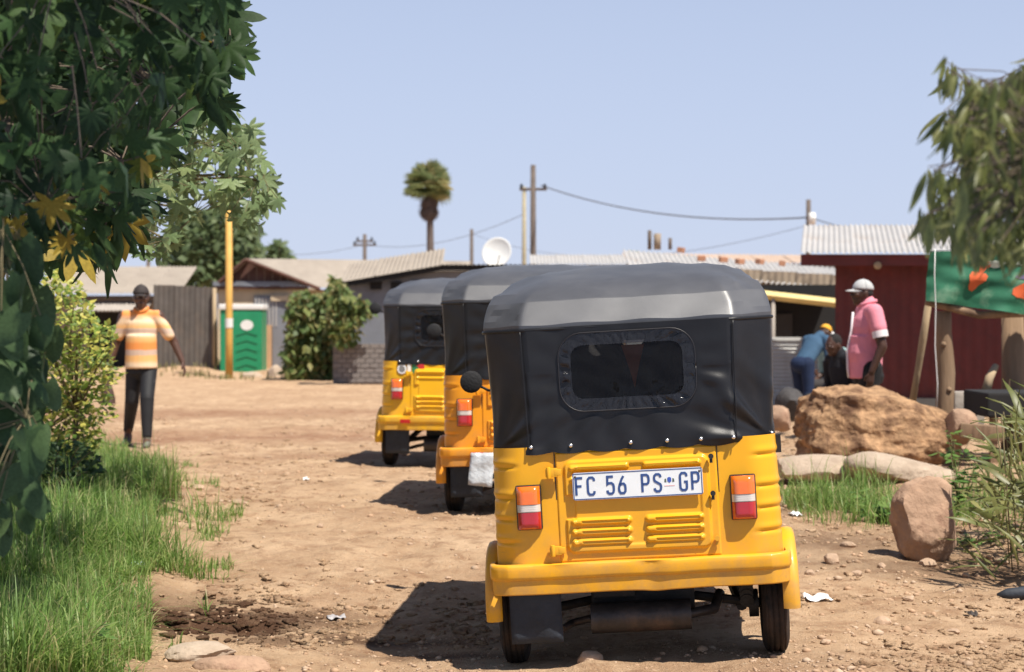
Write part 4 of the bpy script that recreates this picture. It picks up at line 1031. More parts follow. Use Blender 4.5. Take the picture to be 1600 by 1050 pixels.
pt(t, MB().tube([(at(1586,17.8),17.8,0),(at(1584,17.8),17.8,.7),(at(1582,17.8),17.8,hz_(492,17.8))],[.13,.11,.10],12), 'trunk', M_wood, smooth=True)
pt(t, MB().tube([W(1541,612,17.6),W(1546,590,17.6),W(1556,572,17.7)],[.045,.04,.03],8), 'side_limb', M_wood2, smooth=True)
t = thing('black_table', 'low black topped table at the right edge below the banner', 'table', (at(1570,17.0),17,.05))
pt(t, wbox((at(1530,17),16.7,hz_(650,17)),(at(1680,17),17.6,hz_(612,17))), 'top', M_black, bevel=.02)
for px in (1545,1660): pt(t, wbox((at(px,17)-.03,16.8,.0),(at(px,17)+.03,16.86,hz_(650,17))), 'leg', M_wood)
for i,(px,py,w_,h_,Y_,lab) in enumerate(((1512,625,.34,.16,18.4,'pale concrete block behind the thick post'),(1500,652,.40,.14,17.9,'long concrete block at the foot of the thick post'),(1535,675,.36,.12,16.4,'brown concrete block under the black table'))):
    q = W(px,py,Y_); o = MB().box((0,0,0),(w_,.2,h_)).build('concrete_block', M_conc if i < 2 else M_wood, None, bevel=.012, ang=40); o.location = (q.x,q.y,max(q.z, groundz(q.x,q.y)+h_/2)); o.rotation_euler = (0,.04*i,.2-.2*i); tag(o, lab, 'block', 'blocks under the banner')
# --- litter
def paper(label, px, py, w_, d_, rz, seed, m, lift=.012):
    g = gp(px,py); P = []
    for i in range(11):
        P.append([(w_*(i/10-.5), d_*(j/10-.5), lift+.018*nz(i*.3+seed,j*.3,seed,1.3)+.5*abs(w_)*.12*abs(sin(i*.5+seed))) for j in range(11)])
    o = MB().grid(P).build('paper_scrap', m, None, True, 30); o.location = g; o.rotation_euler = (.12,0,rz); o.modifiers.new('t','SOLIDIFY').thickness = .002
    tag(o, label, 'litter', 'litter on the ground')
M_paper = mat('white_paper',(.78,.77,.76),.8,.04,10)
paper('flat white paper scrap on the earth right of the nearest rear wheel', 1278, 942, .13, .10, .15, 1, M_paper)
paper('white crumpled paper beside the flat stones at bottom left', 373, 1008, .12, .12, .5, 2, M_paper, .0)
paper('small white scrap beside the yellow rear wing of the nearest rickshaw', 1243, 806, .07, .08, .3, 3, M_paper)
paper('tiny white scrap on the track left of the middle rickshaw', 478, 752, .05, .06, .2, 4, M_paper)
paper('pale blue plastic wrapper in the hollow by the grass', 208, 922, .11, .10, .4, 5, mat('blue_wrapper',(.45,.55,.62),.4,.2,10), .03)
paper('grey plastic scrap on the earth left of the nearest rickshaw', 525, 972, .09, .07, .2, 6, mat('grey_wrapper',(.38,.36,.36),.4,.2,10))
paper('dark leaf litter clump on the earth at bottom right', 1520, 963, .06, .07, .2, 8, mat('dark_leaf',(.05,.04,.035),.8,.2,10), .01)
# dark shoe-like rubber strip at the right edge
g = gp(1590,938)
o = MB().tube([(-.10,0,.02),(-.05,.0,.03),(.06,.02,.035),(.18,.02,.03)],[.015,.03,.035,.02],8).build('rubber_strip', M_flap, None, True); o.location = g; tag(o, 'dark rubber strip lying at the right edge of the track', 'litter', 'litter on the ground')
# ------------------------------------------------------------------ people
class Shape:
    """overlapping tapered limbs and ellipsoids, fused into one continuous surface"""
    def __init__(s, T=None): s.m = MB(); s.T = T or Matrix()
    def cone(s, a, ra, b, rb, n=14, flat=1.0, round_=True, fdir=(0,1,0)):
        a, b = s.T @ Vector(a), s.T @ Vector(b); t = (b-a)
        if t.length < 1e-5: return s
        t.normalize(); f = (s.T.to_3x3() @ Vector(fdir)); f = (f - t*f.dot(t)); f = f.normalized() if f.length > .1 else t.orthogonal().normalized(); u = t.cross(f)
        rows = []
        if round_:
            for k in range(4): q = pi/2*k/4; rows.append((a - t*ra*cos(q), ra*sin(q) if k else .001))
        else: rows.append((a, .001))
        rows += [(a, ra), (b, rb)]
        if round_:
            for k in range(1,5): q = pi/2*k/4; rows.append((b + t*rb*sin(q), rb*cos(q) if k < 4 else .001))
        else: rows.append((b, .001))
        s.m.grid([[c + (u*cos(2*pi*k/n) + f*flat*sin(2*pi*k/n))*r_ for k in range(n+1)] for c, r_ in rows]); return s
    def ell(s, c, r, R=None, n=16):
        R = R or Matrix.Identity(3); rows = []
        for j in range(n//2+1):
            q = pi*j/(n//2); rows.append([s.T @ (Vector(c) + R @ Vector((r[0]*sin(q)*cos(2*pi*k/n), r[1]*sin(q)*sin(2*pi*k/n), r[2]*cos(q)))) for k in range(n+1)])
        s.m.grid(rows); return s
    def fuse(s, name, m, parent, voxel=.009, it=4):
        me = bpy.data.meshes.new(name); me.from_pydata(s.m.v, [], s.m.f)
        bm = bmesh.new(); bm.from_mesh(me); bmesh.ops.remove_doubles(bm, verts=bm.verts, dist=1e-5); bmesh.ops.recalc_face_normals(bm, faces=bm.faces); bm.to_mesh(me); bm.free()
        o = bpy.data.objects.new('tmp', me); C.objects.link(o)
        r_ = o.modifiers.new('r','REMESH'); r_.mode = 'VOXEL'; r_.voxel_size = voxel
        if it: q = o.modifiers.new('s','SMOOTH'); q.factor = .5; q.iterations = it
        dg = bpy.context.evaluated_depsgraph_get(); out = bpy.data.meshes.new_from_object(o.evaluated_get(dg)); out.name = name
        bpy.data.objects.remove(o); bpy.data.meshes.remove(me); out.materials.clear()
        return link(name, out, m, parent, True)
def skin(name, c): return mat(name, c, .5, .12, 30, .05, 200, .45)
SK = skin('dark_brown_skin', (.060,.026,.016)); SK2 = skin('brown_skin', (.085,.04,.025))
def hand(sh, wrist, d, palm_n, thumb, curl=.5):
    """palm and five fingers; d: direction of the fingers, palm_n: where the palm faces, thumb: side of the thumb"""
    w = Vector(wrist); d = Vector(d).normalized(); n_ = Vector(palm_n); n_ = (n_-d*n_.dot(d)).normalized(); t_ = Vector(thumb); t_ = (t_-d*t_.dot(d)-n_*t_.dot(n_)).normalized()
    sh.cone(w, .026, w+d*.045, .03, flat=.55, fdir=n_); sh.cone(w+d*.03, .034, w+d*.085, .037, flat=.45, fdir=n_)
    for k,L in enumerate((.074,.082,.077,.060)):
        b = w+d*.088+t_*(.028-.0185*k); m_ = b+d*L*.5+n_*L*.25*curl; e = m_+(d*(1-curl*.7)+n_*curl).normalized()*L*.5
        sh.cone(b,.0092,m_,.0085,8); sh.cone(m_,.0085,e,.007,8)
    b = w+d*.03+t_*.028; m_ = b+(d*.7+t_*.6+n_*.3).normalized()*.04; e = m_+(d*.95+n_*.3).normalized()*.035
    sh.cone(b,.013,m_,.0105,8); sh.cone(m_,.0105,e,.0085,8)
def head(sh, c, yaw=0, pitch=0, s=1.0):
    """c: centre of the head; faces -y before the yaw"""
    R = Matrix.Rotation(yaw,3,'Z') @ Matrix.Rotation(pitch,3,'X')
    g = lambda p: Vector(c) + R @ (Vector(p)*s)
    sh.ell(c,(.074*s,.093*s,.112*s),R); sh.ell(g((0,-.022,-.062)),(.056*s,.066*s,.062*s),R); sh.ell(g((0,-.06,-.098)),(.030*s,.026*s,.024*s),R)
    sh.ell(g((0,-.080,.022)),(.056*s,.018*s,.016*s),R)
    sh.cone(g((0,-.088,.012)),.010*s,g((0,-.108,-.026)),.016*s,8); sh.ell(g((.016,-.096,-.030)),(.009*s,.011*s,.009*s),R); sh.ell(g((-.016,-.096,-.030)),(.009*s,.011*s,.009*s),R)
    sh.ell(g((0,-.088,-.058)),(.027*s,.014*s,.008*s),R); sh.ell(g((0,-.086,-.070)),(.024*s,.014*s,.008*s),R)
    for sx in (-1,1):
        sh.ell(g((sx*.076,.012,-.01)),(.009*s,.02*s,.032*s),R); sh.ell(g((sx*.046,-.066,-.022)),(.022*s,.02*s,.018*s),R)
    return g, R
def eyes(g, R, parent, T=None):
    T = T or Matrix()
    for sx in (-1,1):
        m = MB(); m.lathe([(0,-.011)]+[(.011*sin(pi*k/8), -.011*cos(pi*k/8)) for k in range(1,8)]+[(0,.011)],'z',10, T @ g((sx*.030,-.081,.004))); m.build('eye', mat('eye_white',(.55,.5,.46),.25,.05), parent, True)
        m = MB(); m.lathe([(0,-.0055)]+[(.0055*sin(pi*k/6), -.0055*cos(pi*k/6)) for k in range(1,6)]+[(0,.0055)],'z',8, T @ g((sx*.030,-.0885,.004))); m.build('pupil', M_black, parent, True)
def cap_(parent, g, R, crown, brim, T=None, s=1.0):
    T = T or Matrix(); rows = []
    for j in range(9):
        q = pi/2*j/8; rows.append([T @ g(((.083*cos(q))*cos(2*pi*k/24), .002+.102*cos(q)*sin(2*pi*k/24), .030+.098*sin(q))) for k in range(25)])
    cp = MB().grid(rows).build('cap', crown, parent, True); cp.modifiers.new('t','SOLIDIFY').thickness = .004
    rows = []
    for j in range(7):
        f = j/6; rows.append([T @ g((.078*(1-.25*f**2)*sin(a), -.085*cos(a)*(1)-.085*f*cos(a)**1.0, .034-.022*f-.018*sin(a)**2)) for a in [radians(-72+144*k/14) for k in range(15)]])
    b = MB().grid(rows).build('brim', brim, cp, True); b.modifiers.new('t','SOLIDIFY').thickness = .004
    m = MB(); m.lathe([(0,.006),(.008,.003),(.009,0)],'z',8,T @ g((0,.002,.128))); m.build('button', crown, cp, True)
def torso(sh, k=1.0, fat=0., z0=.93):
    sh.ell((0,0,z0+.34),(.168*k,.112*k,.20)); sh.ell((0,-.012-fat*.4,z0+.14),(.155*k+fat*.4,.115*k+fat,.17)); sh.ell((0,.005,z0),(.165*k,.12*k,.12))
    sh.cone((-.155*k,.0,z0+.48),.058*k,(.155*k,.0,z0+.48),.058*k); sh.cone((0,.01,z0+.42),.09*k,(0,0,z0+.56),.062)

# --- the walking man in the striped orange shirt
Ym = 21.3; sc_ = 1.0
gx = at(221,Ym)
t = thing('person', 'man in striped orange polo shirt and black track pants walking along the track', 'person', (gx,Ym,groundz(gx,Ym)+.005))
sh = Shape(); torso(sh, .84, .0); g, R = head(sh, (0,-.02,1.605), .12, 0, 1.06); sh.cone((0,.0,1.42),.062,(0,-.01,1.56),.058)
LA = [(-.185,0,1.40),(-.285,.03,1.10),(-.335,-.02,.87)]; RA = [(.185,0,1.40),(.335,.06,1.13),(.435,.02,.91)]
for A in (LA,RA):
    sh.cone(A[0],.062,A[1],.046); sh.cone(A[1],.046,A[2],.030)
hand(sh, LA[2], (-.12,-.05,-1), (1,0,0), (0,-1,.1), .8); hand(sh, RA[2], (.3,-.25,-1), (-1,0,0), (0,-1,.1), .45)
LL = [(-.10,0,.90),(-.105,.02,.50),(-.195,.26,.13)]; RL = [(.10,0,.90),(.095,-.20,.53),(.105,-.26,.085)]
for A in (LL,RL): sh.cone((A[0][0]*.75,A[0][1],.84),.064,A[1],.052); sh.cone(A[1],.052,A[2],.040); sh.cone(A[2],.04,(A[2][0],A[2][1]-.08,.05),.035)
sh.fuse('body', SK2, t, .009, 3); eyes(g, R, t)
ms = bpy.data.materials.new('orange_striped_cotton'); ms.use_nodes = True; n = ms.node_tree.nodes; l = ms.node_tree.links; p = n['Principled BSDF']; p.inputs['Roughness'].default_value = .85
tc = n.new('ShaderNodeTexCoord'); sx_ = n.new('ShaderNodeSeparateXYZ'); l.new(tc.outputs['Object'], sx_.inputs[0])
nzz = n.new('ShaderNodeTexNoise'); nzz.inputs['Scale'].default_value = 7; l.new(tc.outputs['Object'], nzz.inputs[0])
ma = n.new('ShaderNodeMath'); ma.operation = 'MULTIPLY_ADD'; ma.inputs[1].default_value = .03; l.new(nzz.outputs['Fac'], ma.inputs[0]); l.new(sx_.outputs[2], ma.inputs[2])
mr = n.new('ShaderNodeMapRange'); mr.inputs[1].default_value = .82; mr.inputs[2].default_value = 1.56; l.new(ma.outputs[0], mr.inputs[0])
rp = n.new('ShaderNodeValToRGB'); rp.color_ramp.interpolation = 'EASE'; e = rp.color_ramp.elements
OR, AM, GR, PA = (.74,.26,.06,1), (.76,.42,.15,1), (.56,.40,.30,1), (.78,.58,.38,1)
stops = [(0,AM),(.10,PA),(.18,AM),(.235,AM),(.25,GR),(.31,GR),(.33,OR),(.40,OR),(.47,AM),(.54,PA),(.56,GR),(.62,GR),(.64,AM),(.74,PA),(.84,OR),(1,PA)]
while len(e) < len(stops): e.new(.5)
for q,(a_,b_) in zip(e, stops): q.position = a_; q.color = b_
l.new(mr.outputs[0], rp.inputs[0]); l.new(rp.outputs[0], p.inputs['Base Color'])
sh = Shape(); sh.ell((0,0,1.26),(.178,.130,.20)); sh.cone((0,-.015,.84),.176,(0,-.01,1.2),.164,20,.86,False); sh.cone((-.150,0,1.395),.066,(.150,0,1.395),.066); sh.cone((-.10,0,1.41),.062,(.10,0,1.41),.062); sh.cone((0,.0,1.38),.11,(0,0,1.465),.072)
sh.cone((-.165,0,1.40),.070,(-.252,.02,1.19),.064,16,1,True); sh.cone((.165,0,1.40),.070,(.288,.015,1.20),.064,16,1,True)
shirt = sh.fuse('polo_shirt', ms, t, .010, 9)
m = MB(); m.tube([(.07*sin(a), -.01-.072*cos(a), 1.470+.012*abs(sin(a))-.026*cos(a)) for a in [radians(-150+300*k/20) for k in range(21)]], .017, 8); m.build('collar', mat('orange_collar',(.62,.20,.04),.85,.1,20), shirt, True)
sh = Shape(); sh.cone((0,0,.78),.160,(0,0,.93),.155,20,.80,False); sh.ell((0,.01,.82),(.165,.13,.11))
for A in (LL,RL): sh.cone((A[0][0]*.8,A[0][1],.84),.092,A[1],.076); sh.cone(A[1],.078,(A[2][0],A[2][1],A[2][2]+.03),.052,14,1,False)
tr = sh.fuse('track_pants', mat('black_tracksuit',(.012,.012,.014),.7,.3,9,.1,60,.4), t, .010, 3)
m = MB(); m.prism([(.135,.69),(.165,.695),(.163,.715),(.137,.71)], -.125, -.112); m.build('logo', M_cap, tr)
for A in (LL,RL):
    sh = Shape(); a = A[2]; up = .0 if A is RL else .02
    sh.cone((a[0],a[1]+.03,.055+up*2),.042,(a[0]+(.02 if A is RL else 0),a[1]-.17,.040),.038,12,.8); sh.cone((a[0],a[1]+.01,.06),.042,(a[0],a[1],.12),.044)
    sh.ell((a[0],a[1]-.07,.018),(.046,.13,.018)); sh.fuse('shoe', mat('dark_shoe',(.03,.03,.03),.7,.3,20) if A is LL else mat('grey_shoe',(.16,.16,.12),.7,.3,20), t, .009, 2)
cap_(t, g, R, mat('dark_cap',(.03,.022,.02),.8,.2,20), mat('dark_cap',(.03,.022,.02)))
sh = Shape(); sh.ell((0,-.055,1.53),(.056,.05,.05)); sh.fuse('beard', mat('beard',(.012,.009,.008),.9,.2,40), t, .009, 1)
o = thing('carrier_bag', 'dark brown bag carried by the man in the striped shirt', 'bag', (gx-.36,Ym-.03,.78))
P = []
for k in range(17):
    a = 2*pi*k/16; P.append([((.012+.085*f**.8*(1-.1*(f>.95)))*cos(a), (.01+.045*f)*sin(a), -.29*f+.01*sin(3*a)*f) for f in (0,.15,.3,.5,.7,.85,.97,1.0)])
m = MB().grid(P); k0 = len(m.v); m.prism([(.095*cos(a),.05*sin(a)) for a in [2*pi*k/16 for k in range(16)]], -.295, -.288, 'xy'); m.build('sack', mat('brown_bag',(.075,.04,.028),.6,.25,9,.3,30), o, True, 40)
MB().tube([(.0,0,-.01),(-.012,0,.03),(0,0,.055),(.012,0,.03),(0,0,-.01)],.006,6).build('handle', mat('brown_bag',(.075,.04,.028)), o, True)

# --- the man in the pink shirt, seen from his left side (faces -x)
Ym = 18.6; gx = at(1356,Ym)
t = thing('person', 'man in pink shirt and pale grey cap standing behind the boulder', 'person', (gx,Ym,.03)); t.rotation_euler = (0,0,radians(-84))
sh = Shape(); torso(sh, .90, .0); g, R = head(sh, (0,-.05,1.60), 0, -.05); sh.cone((0,.0,1.42),.062,(0,-.03,1.56),.058)
LA = [(-.190,.01,1.40),(-.265,.07,1.10),(-.25,-.00,.865)]; RA = [(.190,.01,1.40),(.265,.06,1.10),(.26,-.04,.87)]
for A in (LA,RA): sh.cone(A[0],.062,A[1],.046); sh.cone(A[1],.046,A[2],.030)
hand(sh, LA[2], (.05,-.1,-1), (1,0,0), (0,-1,.1), .7); hand(sh, RA[2], (-.05,-.1,-1), (-1,0,0), (0,-1,.1), .7)
LL = [(-.10,0,.90),(-.11,-.0,.48),(-.11,.03,.08)]; RL = [(.10,0,.90),(.11,-.05,.48),(.11,-.03,.08)]
for A in (LL,RL): sh.cone(A[0],.095,A[1],.062); sh.cone(A[1],.06,A[2],.042); sh.cone(A[2],.04,(A[2][0],A[2][1]-.08,.05),.035)
sh.fuse('body', SK, t, .009, 3); eyes(g, R, t)
M_pink = mat('pink_cotton',(.70,.25,.31),.85,.10,6,.15,30,.25); M_tw = mat('white_trim',(.72,.66,.68),.85,.05,9)
sh = Shape(); sh.ell((0,0,1.28),(.195,.145,.20)); sh.ell((0,-.04,1.04),(.180,.160,.19)); sh.cone((0,-.025,.80),.175,(0,-.02,1.2),.18,20,.88,False); sh.cone((-.165,0,1.42),.072,(.165,0,1.42),.072); sh.cone((0,.0,1.40),.11,(0,-.005,1.50),.082)
sh.cone((-.185,.01,1.42),.08,(-.236,.035,1.27),.076,16,1,True); sh.cone((.185,.01,1.42),.08,(.236,.035,1.27),.076,16,1,True)
shirt = sh.fuse('polo_shirt', M_pink, t, .010, 3)
for A in (LA,RA):
    sx = -1 if A is LA else 1
    a, b = Vector((sx*.240,.040,1.245)), Vector((sx*.249,.049,1.185)); m = MB(); m.tube([a,b],.073,18); m.build('cuff', M_tw, shirt, True, 40)
m = MB(); m.tube([(.012,-.145,1.42),(.012,-.162,1.25),(.012,-.200,1.06),(.012,-.196,.90),(.012,-.186,.81)],.011,6); m.build('button_placket', M_tw, shirt, True)
m = MB(); m.tube([(.075*sin(a), -.005-.078*cos(a), 1.50+.012*abs(sin(a))-.022*cos(a)) for a in [radians(-160+320*k/20) for k in range(21)]], .018, 8); m.build('collar', M_pink, shirt, True)
sh = Shape(); sh.cone((0,0,.76),.17,(0,0,.92),.168,20,.8,False); sh.ell((0,.01,.82),(.175,.14,.11))
for A in (LL,RL): sh.cone(A[0],.108,A[1],.08); sh.cone(A[1],.08,A[2],.062,14,1,False)
sh.fuse('trousers', mat('black_trousers',(.014,.014,.015),.8,.3,9,.1,60,.3), t, .010, 3)
for A in (LL,RL):
    sh = Shape(); a = A[2]; sh.cone((a[0],a[1]+.03,.05),.042,(a[0],a[1]-.17,.040),.038,12,.8); sh.fuse('shoe', mat('dark_shoe',(.03,.03,.03)), t, .009, 2)
M_gcap = mat('grey_cap',(.42,.42,.42),.85,.1,20,.1,80); cap_(t, g, R, M_gcap, M_gcap)
sh = Shape(); sh.ell(g((0,.022,-.0)),(.078,.078,.055)); sh.fuse('hair', mat('black_hair',(.01,.008,.008),.9,.2,60), t, .009, 1)

# --- the bending man in blue overalls
Ym = 26.0; gx = at(1256,Ym)
t = thing('person', 'man in blue overalls and yellow cap bending forward by the white fence', 'person', (gx,Ym,.02)); t.rotation_euler = (0,0,radians(128)); t.scale = (.89,.89,.89)
T = Matrix.Translation((0,.03,.88)) @ Matrix.Rotation(radians(42),4,'X') @ Matrix.Translation((0,0,-.93))
sh = Shape(T); torso(sh, .90, .0); g, R = head(sh, (0,-.05,1.60), 0, -.2); sh.cone((0,.0,1.42),.062,(0,-.03,1.56),.058)
LA = [(-.20,0,1.40),(-.25,-.16,1.18),(-.16,-.36,1.12)]; RA = [(.20,0,1.40),(.25,-.16,1.18),(.16,-.36,1.12)]
for A in (LA,RA): sh.cone(A[0],.058,A[1],.044); sh.cone(A[1],.044,A[2],.030)
hand(sh, LA[2], (.1,-1,.1), (1,0,0), (0,0,1), .7); hand(sh, RA[2], (-.1,-1,.1), (-1,0,0), (0,0,1), .7)
sh.T = Matrix(); LL = [(-.10,.03,.88),(-.13,.03,.48),(-.14,.12,.08)]; RL = [(.10,.03,.88),(.13,-.05,.48),(.15,.02,.08)]
for A in (LL,RL): sh.cone(A[0],.09,A[1],.06); sh.cone(A[1],.06,A[2],.042); sh.cone(A[2],.04,(A[2][0],A[2][1]-.08,.05),.035)
sh.fuse('body', SK, t, .010, 3); eyes(g, R, t, T)
M_ov = mat('blue_overalls',(.012,.022,.055),.85,.2,6,.15,30,.25)
sh = Shape(T); sh.ell((0,0,1.28),(.185,.13,.20)); sh.cone((0,0,.98),.155,(0,0,1.25),.172,20,.76); sh.cone((-.16,0,1.42),.07,(.16,0,1.42),.07); sh.cone((0,0,1.40),.10,(0,-.005,1.49),.078)
for A in (LA,RA): sh.cone(A[0],.074,A[1],.058); sh.cone(A[1],.058,A[2],.043,14,1,False)
sh.fuse('jacket', mat('blue_jacket',(.045,.095,.16),.85,.2,6,.15,30,.25), t, .010, 3)
sh = Shape(); sh.ell((0,.04,.87),(.182,.15,.13))
for A in (LL,RL): sh.cone(A[0],.11,A[1],.078); sh.cone(A[1],.078,A[2],.062,14,1,False)
sh.fuse('overalls', M_ov, t, .010, 3)
for A in (LL,RL):
    sh = Shape(); a = A[2]; sh.cone((a[0],a[1]+.03,.05),.042,(a[0],a[1]-.17,.040),.038,12,.8); sh.fuse('shoe', mat('dark_shoe',(.03,.03,.03)), t, .009, 2)
cap_(t, g, R, mat('yellow_cap',(.66,.33,.03),.85,.1,20), mat('grey_brim',(.3,.3,.32),.85,.1,20), T)

# --- two people sitting by the red house
def seated(label, px, Y, rz, shirt_col, cap_col, seat_lab, k, leg_col=(.014,.014,.016)):
    gx = at(px,Y); gz = .0
    t = thing('person', label, 'person', (gx,Y,gz)); t.rotation_euler = (0,0,radians(rz))
    T = Matrix.Translation((0,.0,.47)) @ Matrix.Rotation(radians(14),4,'X') @ Matrix.Translation((0,0,-.93))
    sh = Shape(T); torso(sh, .90, .0); g, R = head(sh, (0,-.05,1.60), 0, -.05); sh.cone((0,.0,1.42),.062,(0,-.03,1.56),.058)
    LA = [(-.20,0,1.40),(-.24,-.03,1.12),(-.16,-.28,1.10)]; RA = [(.20,0,1.40),(.24,-.03,1.12),(.16,-.28,1.10)]
    for A in (LA,RA): sh.cone(A[0],.058,A[1],.044); sh.cone(A[1],.044,A[2],.030)
    hand(sh, LA[2], (.2,-1,-.1), (0,0,-1), (1,0,0), .5); hand(sh, RA[2], (-.2,-1,-.1), (0,0,-1), (-1,0,0), .5)
    sh.T = Matrix(); LL = [(-.10,-.0,.49),(-.15,-.42,.50),(-.15,-.38,.08)]; RL = [(.10,-.0,.49),(.16,-.42,.50),(.16,-.34,.08)]
    for A in (LL,RL): sh.cone(A[0],.09,A[1],.06); sh.cone(A[1],.06,A[2],.042); sh.cone(A[2],.04,(A[2][0],A[2][1]-.08,.05),.035)
    sh.fuse('body', SK, t, .010, 3); eyes(g, R, t, T)
    sh = Shape(T); sh.ell((0,0,1.28),(.185,.13,.20)); sh.cone((0,0,.86),.175,(0,0,1.25),.175,20,.76); sh.cone((-.16,0,1.42),.07,(.16,0,1.42),.07); sh.cone((0,0,1.40),.10,(0,-.005,1.49),.078)
    for A in (LA,RA): sh.cone(A[0],.074,A[1],.056,14,1,False)
    sh.fuse('shirt', mat('shirt_%s'%k, shirt_col, .85,.2,6,.15,30,.25), t, .010, 3)
    sh = Shape(); sh.ell((0,.0,.48),(.175,.14,.11))
    for A in (LL,RL): sh.cone(A[0],.105,A[1],.076); sh.cone(A[1],.076,A[2],.058,14,1,False)
    sh.fuse('trousers', mat('trousers_%s'%k, leg_col, .85,.2,6), t, .010, 3)
    for A in (LL,RL):
        sh = Shape(); a = A[2]; sh.cone((a[0],a[1]+.03,.05),.042,(a[0],a[1]-.17,.040),.038,12,.8); sh.fuse('shoe', mat('dark_shoe',(.03,.03,.03)), t, .009, 2)
    if not cap_col:
        sh = Shape(T); sh.ell(g((0,.018,.03)),(.080,.088,.090)); sh.fuse('hair', mat('black_hair',(.01,.008,.008),.9,.2,60), t, .009, 1)
    if cap_col: cm = mat('cap_%s'%k, cap_col, .85,.1,20); cap_(t, g, R, cm, cm, T)
    b = thing('crate', seat_lab, 'crate', (gx,Y,gz), radians(rz))
    for z_ in (.05,.17,.29):
        for sy in (-1,1): MB().box((0,sy*.17,z_),(.38,.015,.09)).build('slat', M_wood, b)
        for sx in (-1,1): MB().box((sx*.19,0,z_),(.015,.32,.09)).build('slat', M_wood, b)
    MB().box((0,0,.35),(.40,.36,.02)).build('top', M_wood, b)
seated('person in dark clothes sitting in front of the red wall beside the pink shirted man', 1326, 22.0, -60, (.014,.014,.018), None, 'wooden crate under the person in dark clothes', 'a')
seated('person in pale teal shirt and white cap sitting at the corner of the red house', 1312, 27.0, -50, (.22,.33,.33), (.6,.6,.6), 'wooden crate under the person in the teal shirt', 'b', (.03,.025,.025))
# ------------------------------------------------------------------ plants
def leaf_lobed(lobes=7, droop=.35, fold=.12):
    """hand-shaped leaf, stalk at the origin, tip along +y"""
    vs = [(0,0,0)]; n_ = lobes*6; fs = []
    for k in range(n_+1):
        a = radians(-150+300*k/n_); ph = (k % 6)/6; L = .55+.45*(cos(a*.5)**1.2)
        tip = 1-abs(ph-.5)*2; r_ = L*(.42+.58*tip**.9)
        x, y = r_*sin(a), .30+r_*.72*cos(a); vs.append((x*.8, y, -droop*(r_**2)*.6 - fold*(1-tip)*r_ *.6+ fold*tip*r_*.2))
    vs = [(x,y,z) for x,y,z in vs]; vs[0] = (0,.28,.03)
    fs = [(0,k,k+1) for k in range(1,n_+1)]
    vs = [(x, y-.28, z) for x,y,z in vs]
    return np.array(vs), [list(f) for f in fs]
def leaf_oval(w=.5, droop=.25, n_=6, heart=False, fold=.12, pw=.75):
    vs = []; fs = []
    for k in range(n_+1):
        f = k/n_; hw = w*sin(pi*min(1,max(0,f))**pw)*.5 + (.0 if f in (0,1) else .01)
        if heart: hw = w*.62*(1-f)**.6*(f+.03)**.28*(1 if f < 1 else 0)
        y = f; z = -droop*f*f
        yy = y - (.14*(1-f)**3 if heart and True else 0)
        vs += [(-hw, yy, z-fold*hw*1.2+ .02*sin(k*2.1)), (0, y, z+fold*.1), (hw, yy, z-fold*hw*1.2+.02*sin(k*1.7+1))]
    for k in range(n_):
        a = 3*k; fs += [[a,a+1,a+4,a+3],[a+1,a+2,a+5,a+4]]
    return np.array(vs), fs
def frame(d, nrm, s):
    d = Vector(d).normalized(); nrm = Vector(nrm); nrm = (nrm-d*nrm.dot(d)); nrm = nrm.normalized() if nrm.length > 1e-3 else d.orthogonal().normalized(); u = d.cross(nrm)
    return np.array([[u.x,d.x,nrm.x],[u.y,d.y,nrm.y],[u.z,d.z,nrm.z]])*s
def inpoly(x, y, poly):
    c = False
    for (x1,y1),(x2,y2) in zip(poly, poly[1:]+poly[:1]):
        if (y1 > y) != (y2 > y) and x < (x2-x1)*(y-y1)/(y2-y1)+x1: c = not c
    return c
